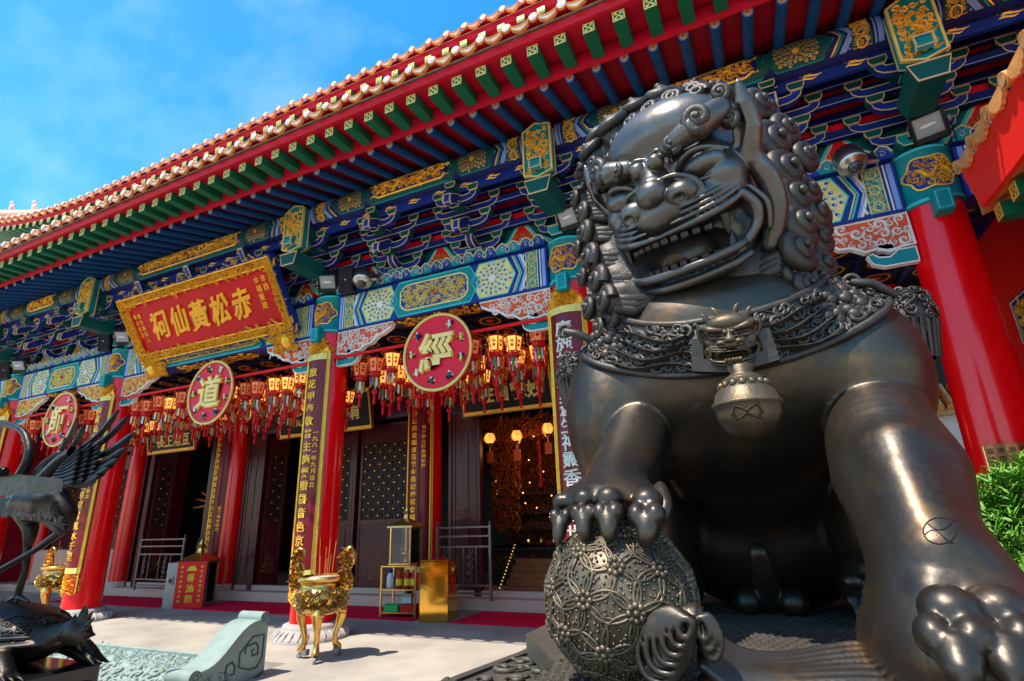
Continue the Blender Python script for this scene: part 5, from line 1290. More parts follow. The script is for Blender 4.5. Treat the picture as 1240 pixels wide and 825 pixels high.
m = MB(); m.box((-1.3, 1.35, FZ), (1.5, 5.2, PZT-.3), STONE, bev=.03); m.box((-1.5, 1.15, FZ), (1.7, 5.4, FZ+.25), STONE, bev=.03); m.build('plinth_base', ped)
# ================================================================= things standing before the hall
CARP = mat('red_carpet', (.85, .008, .045), .9, c2=(.76, .006, .04), ns=8, bump=.4, bs=200, spec=.1)
for i, (x0, x1, x2, x3, lb) in enumerate(((-6.2, -2.4, -2.6, -6.2, 'red carpet in front of the altar doorway beside the gold box'), (-14.0, -7.1, -8.2, -12.6, 'red carpet between the red donation box and the gold incense burner'), (-20.0, -15.1, -16.6, -20.5, 'red carpet left of the red donation box'))):
    m = MB(); n = 24
    m.prism([(x0+(x1-x0)*k/n, 10.12+.015*sin(k*2.1)) for k in range(n+1)]+[(x1, 11.55), (x0, 11.55)], lambda u, v, h: (u, v, FZ+h), .002, .016+.0, CARP)
    tag(m.build('carpet'), lb, 'carpet')
# folding metal gates in the doorways
def fence(x, y, ang, w_, h_, label, sc_=1):
    o = thing('metal_gate', label, 'gate', (x, y, -.03), 'folding metal gates in the doorways', (0, 0, ang)); S = mat('gate_metal', (.2, .16, .15), .35, .7)
    m = MB()
    for u in (0, w_): m.box((u-.03, -.03, 0), (u+.03, .03, h_), S, bev=.006); m.ball((u, 0, h_+.04), .035, S, 8, 6)
    for z in (.14, .3, h_-.46, h_-.24, h_-.05): m.box((.03, -.02, z-.018), (w_-.03, .02, z+.018), S)
    m.build('frame', o); n = 4; m = MB()
    for i in range(n+1): u = .03+(w_-.06)*i/n; m.box((u-.01, -.012, .3), (u+.01, .012, h_-.46), S)
    f = front(0, 0, 0)
    for i in range(n):
        if i % 2: continue
        for j in range(4):
            c_ = .03+(w_-.06)*(i+.5)/n; z = .38+(h_-.9)*(j+.5)/4
            for d in (1, -1): m.tube([f(a, b, 0) for a, b in spiral(c_+d*.04, z+d*.06, .07, 1.5+d, d, 1.1, 10, .6)], .009, S, 5)
    m.build('scrollwork', o)
    return o
fence(-7.25, 11.3, R(4), 1.3, 1.55, 'metal scrollwork gate behind the gold box and the glass lamp case')
fence(-17.9, 11.3, R(-4), 2.2, 1.45, 'metal scrollwork gate in the left doorway')
# tall mirror-gold box
FOIL = mat('gold_mirror', (.95, .52, .08), .1, 1, c2=(.9, .46, .06), bump=.25, bs=3.)
o = thing('donation_box', 'tall mirror gold donation box with small red slip', 'box', (-6.55, 10.12, FZ), rot=(0, 0, R(14)))
m = MB(); m.box((-.32, 0, 0), (.28, .66, 1.12), FOIL, bev=.012); m.build('box_body', o)
m = MB(); m.box((-.34, -.02, 1.12), (.3, .68, 1.15), FOIL, bev=.008); m.box((-.2, .2, 1.15), (.16, .42, 1.156), LRED); m.build('lid', o)
m = MB(); M_ = Matrix.Translation((.283, .12, .5)) @ Matrix.Rotation(pi/2, 4, 'Z'); fr_ = lambda u, v, h: M_ @ Vector((u, -h, v)); m.prism(rect(0, 0, .36, .34), fr_, 0, .006, LRED)
for i, c in enumerate('香油功德'): m.text(c, fr_, .1, .006, .009, GOLD, 0, .1+.16*(i % 2), .24-.14*(i//2))
m.build('red_slip', o)
m = MB(); m.box((.28, .3, .9), (.31, .36, .98), BRASS, bev=.006); m.tube([(.3, .33+.02*cos(t), 1.0+.03*sin(t)) for t in [pi*i/6 for i in range(7)]], .006, BRASS, 5); m.build('padlock', o)
# three-shelf rack with bottles, glass lamp case on top
o = thing('display_rack', 'gilt metal rack with bottles and trays on its shelves', 'rack', (-8.05, 10.35, FZ), rot=(0, 0, R(6)))
m = MB(); W, D, Hh = .82, .5, .98
for u in (0, W):
    for v in (0, D): m = MB(); m.box((u-.02, v-.02, 0), (u+.02, v+.02, Hh), BRASS, bev=.004); m.build('post', o)
for z in (.08, .52, Hh):
    m = MB(); m.box((-.02, -.02, z), (W+.02, D+.02, z+.035), BRASS, bev=.004); m.build('shelf', o)
def prop(name, label, cat, x, y, z, build, group=None, parent_rot=R(6)):
    ca, sa = cos(parent_rot), sin(parent_rot); t = thing(name, label, cat, (-8.05+x*ca-y*sa, 10.35+x*sa+y*ca, FZ+z), group, (0, 0, parent_rot)); build(t); return t
def bottle(cap, body_, lab, s=1.):
    def f(t):
        m = MB(); m.lathe([(.06*s, 0), (.065*s, .01), (.065*s, .2*s), (.045*s, .24*s), (.04*s, .27*s)], (0, 0, 0), body_, 16); m.build('bottle_body', t)
        m = MB(); m.lathe([(.048*s, .265*s), (.048*s, .32*s), (.04*s, .325*s)], (0, 0, 0), cap, 16); m.build('cap', t)
        m = MB(); m.lathe([(.067*s, .05*s), (.067*s, .17*s)], (0, 0, 0), lab, 16, caps=False); m.build('paper_label', t)
    return f
YEL = mat('label_yellow', (.85, .62, .03), .5); PB = mat('cap_blue', (.01, .05, .4), .4); PW = mat('white_plastic', (.8, .8, .78), .4)
prop('bottle', 'white bottle with blue cap at the left end of the rack shelf', 'bottle', .13, .14, .555, bottle(PB, PW, PW, 1.15), 'bottles on the rack')
for k, xx in enumerate((.34, .54, .7)): prop('bottle', ('red bottle with yellow label next to the blue capped bottle', 'red bottle with yellow label, second from the right on the rack', 'red bottle with yellow label at the right end of the rack shelf')[k], 'bottle', xx, .16, .555, bottle(ORNG, LRED, YEL, 1.1), 'bottles on the rack')
def basin(c):
    def f(t):
        m = MB(); m.prism([(-.15, -.1), (.15, -.1), (.15, .1), (-.15, .1)], lambda u, v, h: (u*(1+h), v*(1+h), h), 0, .012, c)
        for a, b in (((-.16, -.11, 0), (.16, -.09, .12)), ((-.16, .09, 0), (.16, .11, .12)), ((-.16, -.09, 0), (-.14, .09, .12)), ((.14, -.09, 0), (.16, .09, .12))): m.box(a, b, c)
        m.outline(rect(-.16, -.11, .16, .11), lambda u, v, h: (u, v, .11+h), .03, 0, .015, c); m.build('tray_shell', t)
    return f
prop('tray', 'bright green plastic tray at the left of the bottom shelf', 'tray', .22, .15, .117, basin(mat('green_plastic', (.03, .5, .12), .4)))
prop('tray', 'red plastic tray at the right of the bottom shelf', 'tray', .6, .17, .117, basin(LRED))
prop('paper_pack', 'white upright box behind the trays on the bottom shelf', 'box', .42, .38, .117, lambda t: [(lambda m: (m.box((-.12, -.04, 0), (.12, .06, .3), PW, bev=.008), m.build('carton', t)))(MB()), (lambda m: (m.box((-.125, -.045, .24), (.125, .065, .305), GREY), m.build('lid', t)))(MB())])
prop('booklet', 'red and gold booklet lying on top of the rack', 'booklet', .68, .12, 1.02, lambda t: [(lambda m: (m.box((-.16, -.1, 0), (.16, .1, .02), LRED), m.build('pages', t)))(MB()), (lambda m: (m.box((-.165, -.105, .02), (.165, .105, .03), mat('cover_pink', (.6, .1, .12), .4)), m.build('cover', t)))(MB())])
def lampcase(x, y, z, s, rz, label):
    t = thing('lamp_case', label, 'lamp case', (x, y, z), None, (0, 0, rz)); w_, h_ = .24*s, .78*s
    m = MB(); m.box((-w_-.03, -w_-.03, 0), (w_+.03, w_+.03, .04), BRASS, bev=.006)
    for u in (-w_, w_):
        for v in (-w_, w_): m.box((u-.015, v-.015, .04), (u+.015, v+.015, h_), BRASS)
    m.build('frame', t)
    m = MB(); m.lathe([(w_*1.85, h_-.02), (w_*1.75, h_+.02), (w_*.8, h_+.12*s), (w_*.3, h_+.17*s), (.06*s, h_+.2*s), (.05*s, h_+.25*s), (.1*s, h_+.28*s), (.05*s, h_+.33*s), (.01, h_+.42*s)], (0, 0, 0), BRASS, 4, smooth=False, M=Matrix.Rotation(pi/4, 4, 'Z')); m.build('pagoda_roof', t)
    m = MB(); m.lathe([(.05, .05), (.06, .08), (.025, .1), (.025, .16), (.09, .2), (.1, .25), (.06, .27)], (0, 0, 0), BRASS, 14); m.build('oil_lamp', t)
    g_ = bpy.data.materials.get('case_glass')
    if not g_:
        g_ = mat('case_glass', (.9, .9, .9), .02, spec=.5); nt_ = g_.node_tree; tr = nt_.nodes.new('ShaderNodeBsdfTransparent'); gl = nt_.nodes.new('ShaderNodeBsdfGlossy'); gl.inputs[1].default_value = .03; fr = nt_.nodes.new('ShaderNodeFresnel'); ms = nt_.nodes.new('ShaderNodeMixShader')
        nt_.links.new(fr.outputs[0], ms.inputs[0]); nt_.links.new(tr.outputs[0], ms.inputs[1]); nt_.links.new(gl.outputs[0], ms.inputs[2]); nt_.links.new(ms.outputs[0], nt_.nodes['Material Output'].inputs[0])
    m = MB()
    for a, b in (((-w_+.015, -w_-.004, .04), (w_-.015, -w_, h_)), ((w_, -w_+.015, .04), (w_+.004, w_-.015, h_)), ((-w_-.004, -w_+.015, .04), (-w_, w_-.015, h_))): m.box(a, b, g_)
    m.build('glass_pane', t)
lampcase(-7.66, 10.66, FZ+1.02, 1., R(6), 'square brass and glass lamp case standing on the display rack')
lampcase(-14.7, 10.95, FZ, 1.35, R(10), 'large brass framed lamp case behind the red donation box')
# red offering box
o = thing('offering_box', 'grey box with a red front and yellow vertical lettering', 'box', (-14.75, 10.1, FZ), rot=(0, 0, R(2)))
M_ = Matrix(((1, -.0, 0, 0), (0, 1, 0, 0), (0, 0, 1, 0), (0, 0, 0, 1)))
SHB = [(0, 0), (.42, -.02), (1.06, .31), (.8, .6), (0, .5)]
m = MB(); m.prism(SHB, lambda u, v, h: (u, v, h), 0, 1.08, GREY); m.build('box_body', o)
d_ = Vector((1.25, .64, 0)).normalized(); n_ = Vector((d_.y, -d_.x, 0)); fo = lambda u, v, h: Vector((.42, -.02, 0))+d_*u+n_*h+Vector((0, 0, v))
m = MB(); m.prism(rect(0, .0, .72, 1.1), fo, .002, .02, mat('offering_red', (.8, .008, .012), .4)); m.build('front_panel', o)
m = MB()
for i, c in enumerate('香油箱'): m.text(c, fo, .2, .02, .026, YEL, .02, .36, .72-.25*i)
m.build('inscription', o)
for s_ in (.12, .61):
    m = MB()
    for i, c in enumerate('廣結善緣福有攸歸'): m.text(c, fo, .07, .02, .024, YEL, .008, s_, .98-.115*i)
    m.build('side_inscription', o)
m = MB(); m.prism(arcs(.36, .88, .12, 0, pi, 10), fo, .02, .026, YEL); m.build('emblem', o)
m = MB(); m.box((.12, -.035, .55), (.3, -.02, .75), GREY, bev=.004); m.box((.16, -.045, .6), (.26, -.036, .7), BLKM); m.build('lock_plate', o)

# gilt incense burners on castors
def burner(x, y, s, rz, label):
    t = thing('incense_burner', label, 'incense burner', (x, y, FZ), 'gilt tripod incense burners', (0, 0, rz)); t.scale = (s, s, s)
    G_ = mat('burner_gilt', (.9, .52, .12), .2, .95, c2=(.55, .32, .1), ns=5, r2=.38, bump=.08, bs=20)
    m = MB(); m.lathe([(.05, .60), (.2, .62), (.33, .69), (.40, .80), (.41, .88), (.37, .97), (.32, 1.02), (.315, 1.06), (.35, 1.09), (.38, 1.1), (.38, 1.16), (.35, 1.17), (.33, 1.13), (.0, 1.12)], (0, 0, 0), G_, 40); m.build('bowl', t)
    fb = lambda u, v, h: ((.405+h)*sin(u/.4)*(1-.9*(v/.4)**2), -(.405+h)*cos(u/.4)*(1-.9*(v/.4)**2), .85+v)
    m = MB(); rr = random.Random(3)
    for q in range(2): swirls(m, fb, None, (-.8, -.12, .8, .11), .05, mat('tarnished_relief', (.3, .2, .09), .35, .8, c2=(.7, .42, .1), ns=12), rr, h=.03, w=.42, n=8)
    m.build('dragon_relief', t)
    for k in range(3):
        a = -pi/2+.5+2*pi*k/3; ca, sa = cos(a), sin(a); m = MB()
        m.tube([(r*ca, r*sa, z) for r, z in ((.27, .74), (.34, .66), (.35, .56), (.30, .42), (.26, .30), (.26, .2), (.31, .13), (.34, .1))], [.07, .085, .075, .05, .042, .045, .06, .045], G_, 12)
        m.ball((.33*ca, .33*sa, .64), (.1, .1, .07), G_); lg = m.build('leg', t)
        m = MB(); m.box((.27*ca-.04+.03, .27*sa-.04, .04), (.27*ca+.08, .27*sa+.05, .12), GREY); M2 = Matrix.Translation((.33*ca, .33*sa, .045)) @ Matrix.Rotation(a, 4, 'Z') @ Matrix.Rotation(pi/2, 4, 'X')
        m.lathe([(.02, -.022), (.045, -.02), (.045, .02), (.02, .022)], (0, 0, 0), mat('castor_rubber', (.3, .3, .28), .6), 18, M=M2); m.build('castor', lg)
    for sd in (-1, 1):
        m = MB(); P = [(sd*.36, 0, .98), (sd*.46, 0, 1.0), (sd*.5, 0, 1.1), (sd*.44, 0, 1.2), (sd*.42, 0, 1.3), (sd*.5, 0, 1.36), (sd*.53, 0, 1.47), (sd*.46, 0, 1.56), (sd*.38, 0, 1.52), (sd*.38, 0, 1.45)]
        m.tube(P, [.05, .055, .06, .06, .05, .06, .06, .055, .05, .03], G_, 8)
        for i in range(14): a = i/14*6.5; p = P[int(i*len(P)/14)]; m.ball((p[0]+sd*.05*cos(a), .03*sin(a*2), p[2]+.05*sin(a)), .028, G_, 7, 5)
        fe_ = lambda u, v, h: (sd*.45+u, -.04-h, 1.25+v); swirls(m, fe_, None, (-.1, -.25, .1, .3), .045, G_, rr, h=.05, w=.5, n=7)
        m.build('dragon_handle', t)
    m = MB(); m.lathe([(.33, 1.13), (.2, 1.15), (0, 1.16)], (0, 0, 0), mat('incense_ash', (.55, .53, .5), .9, bump=.5, bs=90), 20); m.build('ash', t)
    m = MB(); rs = random.Random(4)
    for k in range(12):
        a, b = rs.uniform(-.12, .12), rs.uniform(-.12, .12); l_ = rs.uniform(.2, .62); m.tube([(a, b, 1.14), (a*1.3, b*1.3, 1.14+l_)], .004, mat('joss_stick', (.8, .35, .08), .6), 4)
    m.build('joss_sticks', t)
burner(-6.60, 7.05, .98, R(8), 'gilt tripod incense burner on castors with dragon handles, before the couplet column')
burner(-15.9, 8.2, 1.0, 0, 'gilt incense burner half out of view behind the bronze tortoise')

# ---- carved pale green stone ramp of the stair
JADE = mat('pale_green_stone', (.27, .33, .285), .6, c2=(.2, .26, .22), ns=4, bump=.15, bs=50); JD = mat('dark_line_stone', (.05, .07, .06), .7)
o = thing('stair_parapet', 'pale green carved stone parapet with scroll end at the stair head', 'parapet', (-6.65, 6.0, FZ)); o.rotation_euler.z = 0
fx = lambda u, v, h: (h, u, v)    # profile in the y-z plane, thickness along x
def scurve(y0, z0, y1, z1, n=12): return [(y0+(y1-y0)*i/n, z0+(z1-z0)*(i/n-.16*sin(2*pi*i/n))) for i in range(n+1)]
topc = scurve(0, .66, -.92, .22)+scurve(-.98, .12, -2.6, -.62)+[(-2.7, -.8), (-2.7, -.95), (.12, -.95), (.12, .60)]
m = MB(); m.prism(topc, fx, -.36, 0, JADE, back=True)
m.build('wall_stone', o)
m = MB()
for cy_, cz_, r_ in ((.02, .71, .075), (-.93, .2, .085)):
    M_ = Matrix.Translation((-.40, cy_, cz_)) @ Matrix.Rotation(pi/2, 4, 'Y'); m.lathe([(r_, 0), (r_, .44)], (0, 0, 0), JADE, 24, M=M_)
    m.ribbon(spiral(cy_, cz_, r_*.85, 0, 1, 2.2, 24, 0), .012, lambda u, v, h: (.042+h, u, v), .004, JD, taper=False)
for seg in (scurve(.0, .66, -.92, .22), scurve(-.98, .12, -2.6, -.62)):
    for i in range(len(seg)-1):
        (a, b), (c, d) = seg[i], seg[i+1]
        m.add([(-.4, a, b), (.035, a, b), (.035, c, d), (-.4, c, d), (-.4, a, b+.035), (.035, a, b+.035), (.035, c, d+.035), (-.4, c, d+.035)], [(4, 5, 6, 7), (1, 2, 6, 5), (0, 3, 7, 4)], JADE)
m.build('scroll_coping', o)
m = MB(); fr_ = lambda u, v, h: (h, u, v)
fret = [(-.30, .18), (-.30, .34), (-.12, .5), (.06, .5), (.06, .22), (-.02, .12), (-.14, .12)]
m.outline(fret, fr_, .016, 0, .012, JD); m.outline([(-.22, .32), (-.22, .4), (-.06, .42), (-.02, .36), (-.02, .28), (-.1, .27), (-.12, .33), (-.08, .35)], fr_, .018, 0, .014, JD, closed=False)
m.outline([(-.46, .06), (-.5, .12), (-.48, .24), (-.4, .26), (-.36, .2), (-.36, .12), (-.42, .12)], fr_, .016, 0, .014, JD, closed=False)
m.outline([(.1, .05), (-1.1, -.42), (-2.5, -.95)], fr_, .025, 0, .01, JD, closed=False)
swirls(m, fr_, None, (-.8, -.12, -.45, .15), .07, JADE, random.Random(8), h=.025, w=.4)
m.build('carved_side', o)
o = thing('carved_ramp', 'pale green stone slab carved with dragons lying down the middle of the stair', 'carving', (-10.1, 6.7, FZ))
SL = .42; fs = lambda u, v, h: (u, v, v*SL+.012+h); m = MB(); m.prism(rect(-2.4, -4.5, 2.0, .0), fs, -.2, 0, JADE); m.build('slab', o)
m = MB(); r_ = random.Random(12)
for q in range(2): swirls(m, lambda u, v, h: fs(u, v, h), None, (-2.0, -3.5, 1.6, -.45), .19, JADE, r_, h=.03, w=.36, n=14, tube=.22)
swirls(m, fs, None, (-2.3, -.38, 1.9, -.06), .07, JADE, r_, h=.02, w=.35)
for sgn in (0, 1): m.tube([fs(-1.6+3*i/30, -1.2-1.2*sgn+.35*sin(i*.6+sgn), .06) for i in range(31)], [.1*(1-.6*abs(i/15-1)) for i in range(31)], JADE, 8)
m.outline(rect(-2.35, -4.4, 1.95, -.04), fs, .05, 0, .03, JADE); m.build('dragon_relief', o)
m = MB()
for k in range(7): m.box((-13.2, NY-.32*(k+1), -1.2), (-12.5, NY-.32*k, FZ-.13*(k+1)), STONE)
for k in range(7): m.box((-8.1, NY-.32*(k+1), -1.2), (-7.01, NY-.32*k, FZ-.13*(k+1)), STONE)
tag(m.build('steps'), kind='structure')

# ---- bronze crane on a tortoise
BRC = bronze('crane_bronze', (.028, .024, .021), (.045, .037, .03), (.07, .052, .035), .36, .5, bump=.3, bs=60)
cy_ = 3.2; A = lambda px, py, dy=0: Vector(at(px, py, cy_+dy))
pe = thing('tortoise_pedestal', 'black polished stone pedestal under the bronze tortoise', 'pedestal', (0, 0, 0)); pz = at(123, 803, 4.1)[2]; xr = at(123, 803, 4.1)[0]
m = MB(); m.box((xr-3.4, 2.4, FZ), (xr, 4.1, pz), mat('black_granite', (.012, .011, .012), .1, coat=.6), bev=.012); m.build('block', pe)
m = MB(); f = lambda u, v, h: (xr+h, 2.45+u, pz-.6+v)
for q in range(6): m.ribbon([(.02+.058*i, .1+.07*q+.02*sin(i*1.1+q)) for i in range(28)], .012, f, .004, BLKM, taper=False)
f3 = front(xr-3.4, 2.4, pz-.6)
for q in range(6): m.ribbon([(.05+.06*i, .1+.07*q+.02*sin(i*1.1+q)) for i in range(55)], .012, f3, .004, BLKM, taper=False)
m.build('wave_carving', pe)
tt = thing('bronze_tortoise', 'bronze dragon tortoise with patterned shell carrying the crane', 'statue', (0, 0, 0))
tc_ = Vector((at(0, 765, 3.75)[0], 3.72, pz)); SX = at(80, 752, 3.75)[0]-tc_.x
T = Field((tc_.x-1.3, tc_.y-.9, pz-.02), (tc_.x+1.7, tc_.y+.9, pz+1.0), .018)
t0 = tc_+Vector((0, 0, .26)); TH = at(5, 731, 3.6)[2]-t0.z-.04; T.ell(t0+Vector((0, 0, .04)), (SX*.95, .5, TH), .03); T.ell(t0+Vector((SX*.22, 0, .03)), (SX*.68, .44, TH*.97), .04); T.ell(t0, (SX*1.02, .56, .10), .03)
for sx in (-1, 1):
    for sy in (-1, 1): T.chain([t0+Vector((sx*SX*.55, sy*.3, -.05)), t0+Vector((sx*SX*.8, sy*.36, -.14)), t0+Vector((sx*SX*.95, sy*.38, -.22))], [.12, .11, .09], .04); [T.cap(t0+Vector((sx*SX*.95+.05, sy*.38+q*.05, -.22)), t0+Vector((sx*SX*1.0+.15, sy*.38+q*.07, -.27)), .035, .012, .01) for q in (-1, 0, 1)]
hd = A(93, 765, .55)
T.chain([t0+Vector((SX*.8, -.1, -.02)), hd+Vector((-.15, 0, -.02)), hd], [.14, .11, .12], .05)
T.ell(hd+Vector((.03, 0, -.02)), (.15, .11, .1), .03)
for a, b in (((.0, 0, .08), (.06, 0, .26)), ((.06, .02, .05), (.18, .02, .2)), ((.1, -.03, .0), (.26, -.03, .06)), ((.08, 0, -.06), (.22, 0, -.1)), ((-.05, .03, .08), (-.02, .03, .2)), ((.1, .05, -.02), (.24, .05, -.03)), ((.04, 0, .05), (.13, -.01, .24)), ((.09, 0, .02), (.25, 0, .14)), ((.1, 0, -.02), (.28, 0, -.02)), ((-.1, 0, .07), (-.08, 0, .16)), ((.05, 0, -.08), (.13, 0, -.17))): T.cap(hd+Vector(a), hd+Vector(b), .042, .01, .008)
Vt, Ft = T.mesh(); nmesh('body', Vt, Ft, BRC, tt)
m = MB(); fsh = lambda u, v, h: t0+Vector(((SX*.95+h)*cos(v)*sin(u), -(.5+h)*cos(v)*cos(u), .04+(TH+h)*sin(v)))
for i in range(12):
    u = 2*pi*i/12
    m.outline([(u-.22, .12), (u+.22, .12), (u+.24, .6), (u, .75), (u-.24, .6)], fsh, .03, .0, .02, BRC)
    swirls(m, fsh, None, (u-.15, .2, u+.15, .55), .09, BRC, rc, h=.02, w=.4, n=9, tube=.16)
    for q in range(3): uu = u+(q-1)*.17; m.outline(rect(uu-.06, -.02, uu+.06, .07), fsh, .02, .0, .03, BRC, closed=False)
m.tube([fsh(2*pi*i/60, .1, .012) for i in range(60)], .014, BRC, 6, closed=True); m.build('shell_pattern', tt)
cr_ = thing('bronze_crane', 'bronze crane with spread wing standing on the tortoise', 'statue', (0, 0, 0))
Cf = Field(A(-45, 665, .5)-Vector((.3, .9, .2)), A(100, 480, .5)+Vector((.5, .5, .3)), .018)
Cf.chain([A(12, 612, .4), A(35, 610, .42), A(60, 612, .42), A(78, 626, .45)], [.09, .19, .19, .09], .03)
Cf.chain([A(70, 605, .42), A(80, 622, .45), A(78, 640, .45)], [.14, .11, .04], .04)
Cf.chain([A(20, 608, .42), A(22, 585, .42), A(33, 560, .4), A(35, 540, .4), A(27, 522, .4), A(8, 514, .4), A(-14, 512, .4)], [.1, .075, .055, .045, .04, .042, .05], .03)
Cf.chain([A(50, 615, .42), A(66, 628, .4), A(74, 644, .38)], [.13, .1, .05], .03)
Cf.chain([A(30, 622, .5), A(37, 640, .5), A(34, 660, .5)], [.11, .08, .045], .03)
Cf.chain([A(48, 600, .38), A(55, 580, .35), A(75, 558, .3), A(95, 543, .26)], [.1, .085, .075, .05], .03)
Cf.chain([A(44, 600, .5), A(52, 570, .55), A(72, 550, .6)], [.09, .08, .05], .03)
Vc, Fc_ = Cf.mesh(); nmesh('body', Vc, Fc_, BRC, cr_)
m = MB(); m.tube([A(-14, 512, .4), A(-45, 505, .38)], [.04, .006], BRC, 8); m.build('beak', cr_)
def feather(m, p0, p1, w_, th=.014, bend=.06):
    p0 = Vector(p0); p1 = Vector(p1); d = p1-p0; side = d.cross(Vector((0, 1, .2))).normalized(); n = 9; vs = []
    for i in range(n+1):
        t = i/n; c = p0+d*t+side*bend*sin(pi*t)*-1; ww = w_*(.45+.9*t-1.05*max(0, t-.72)*3.1*(t) if t < 1 else .08); ww = w_*(.55+.6*t)*(1 if t < .8 else math.sqrt(max(.02, 1-((t-.8)/.2)**2)))
        vs += [c-side*ww, c+Vector((0, -th*1.6, 0)), c+side*ww, c+Vector((0, th, 0))]
    fs_ = [(4*i+k, 4*i+(k+1) % 4, 4*i+4+(k+1) % 4, 4*i+4+k) for i in range(n) for k in range(4)]+[(4*n, 4*n+1, 4*n+2, 4*n+3)]
    m.add(vs, fs_, BRC, False)
m = MB()
tips = [(144, 497), (156, 504), (164, 524), (153, 543), (144, 556), (132, 567), (120, 577)]; bas = [(88, 548), (90, 552), (90, 560), (88, 566), (86, 572), (82, 578), (78, 583)]
for i, (a, b) in enumerate(zip(bas, tips)): feather(m, A(*a, .30-.012*i), A(*b, .22-.012*i), .043)
for r_ in range(3):
    for i in range(8):
        t = i/7; a = (58+8*r_+20*(1-t), 560+26*t-4*r_); b = (100+12*r_-10*t, 540+44*t-3*r_); feather(m, A(*a, .25-.02*(3-r_)), A(*b, .21-.02*(3-r_)), .034, bend=.02)
m.build('wing', cr_)
m = MB()
for (a, b) in (((60, 560), (94, 507)), ((66, 562), (103, 514)), ((56, 566), (80, 530))): feather(m, A(*a, .6), A(*b, .62), .05)
m.build('wing', cr_)
m = MB(); rr = random.Random(6)
for k in range(210):
    t = rr.random(); c = A(15+62*t, 604+18*rr.random()+6*t, .42); p = c+Vector((0, -.19, 0)); feather(m, p+Vector((-.05, .02+.06*abs(t-.4), .02)), p+Vector((.06, .02+.06*abs(t-.4), -.03)), .03, .006, .0)
for k in range(26): feather(m, A(62+8*rr.random(), 606+20*rr.random(), .3), A(76+8*rr.random(), 628+16*rr.random(), .33), .03)
m.build('plumage', cr_)
m = MB(); m.tube([A(34, 658, .5), A(31, 690, .5), A(21, 722, .52)], [.045, .034, .04], BRC, 8)
for q in (-1, 0, 1): m.tube([A(21, 722, .52), A(21+14*q, 729, .5)], [.035, .012], BRC, 6)
m.build('leg', cr_)
m = MB(); m.tube([A(74, 644, .38), A(40, 668, .34), A(0, 690, .3), A(-25, 702, .3)], [.045, .032, .03, .03], BRC, 8); m.build('leg', cr_)
# scrolled bronze canopy edge in front of the crane
o = thing('bronze_canopy', 'dark bronze canopy edge with rolled corner cutting across the crane', 'canopy', (0, 0, 0)); y0_ = 2.9
a, b, c, d = [Vector(at(*p, y0_)) for p in ((-60, 566), (76, 580), (75, 596), (-60, 604))]; dv = (b-_c).normalized()*.6+Vector((-.12, 0, 0)); m = MB()
m.add([a, b, c, d, a+dv, b+dv, c+dv, d+dv], [(0, 1, 2, 3), (7, 6, 5, 4), (0, 4, 5, 1), (3, 2, 6, 7), (1, 5, 6, 2)], BRC)
m.build('canopy_slab', o); m = MB(); p = Vector(at(5, 571, y0_-.03)); m.tube([p+Vector((-.9, 0, .02)), p], .045, BRC, 14); m.ribbon(spiral(0, 0, .036, 0, 1, 1.8, 18, 0), .008, lambda u, v, h: p+Vector((.004+h, u*.9, v)), .006, BLACK, taper=False); m.tube([p+Vector((-.02, -.01, 0))+Vector((.035*cos(t), -.04, .035*sin(t))) for t in [2*pi*i/16 for i in range(14)]], .008, BRC, 5); m.build('rolled_corner', o)
m = MB(); q0 = Vector(at(-80, 600, y0_+.5)); m.tube([(q0.x, q0.y, FZ), (q0.x, q0.y, q0.z+.1)], .07, BRC, 12); m.lathe([(.3, 0), (.28, .08), (.12, .12), (.09, .4)], (q0.x, q0.y, FZ), BRC, 20); m.build('canopy_post', o)

# ---- side pavilion at the right
pv = thing('side_pavilion', 'red side pavilion with orange tiled eave at the right edge', 'pavilion', (0, 0, 0))
XE = 2.6; BR2 = mat('pavilion_red', (.92, .02, .012), .5, c2=(.86, .016, .01), bump=.08, bs=6); OT = mat('orange_tile', (.78, .36, .12), .4, c2=(.62, .22, .06), ns=8)
m = MB(); f = lambda u, v, h: (XE+h, u, v); m.prism([(7.5, 5.36), (3.0, 5.30), (3.0, 4.55), (7.28, 4.80)], f, -.03, .03, BR2, back=True)
m.build('fascia', pv)
for k in range(9):
    y = 7.42-k*.53; z = 5.44-.012*k; m = MB(); m.tube([(XE-.09, y, z), (XE+.28, y+.0, z+.07), (XE+1.8, y, z+.55)], .085, OT, 14)
    m.prism(ell(0, 0, .06, .06, 12), lambda u, v, h: (XE-.09-h, y+u, z+v), 0, .006, mat('tile_clay', (.5, .26, .12), .7))
    dr = [(y-.27-.17+.34*i/10, z-.05-.09*sin(pi*i/10)-.02*(i % 2)) for i in range(11)]; m.prism(dr+[(y-.10, z+.03), (y-.44, z+.03)], lambda u, v, h: (XE-.06-h, u, v), -.02, .02, OT, back=True); m.build('roof_tile', pv)
for k in range(7):
    y = 7.15-k*.46; z = 4.66-.0*k; m = MB(); m.box((XE+.06, y-.09, z-.1), (XE+.9, y+.09, z+.08), GREEN); fq = lambda u, v, h: (XE+.06-h, y+u, z-.01+v)
    m.prism(rect(-.085, -.085, .085, .085), fq, 0, .004, BLACK); m.outline(rect(-.078, -.078, .078, .078), fq, .016, 0, .01, GOLD)
    for a in range(4): m.outline(ell(.035*(1 if a < 2 else -1), .035*(1 if a % 2 else -1), .034, .026, 8, pi/4*(1 if a in (0, 3) else -1)), fq, .01, 0, .01, GOLD)
    m.build('square_rafter', pv)
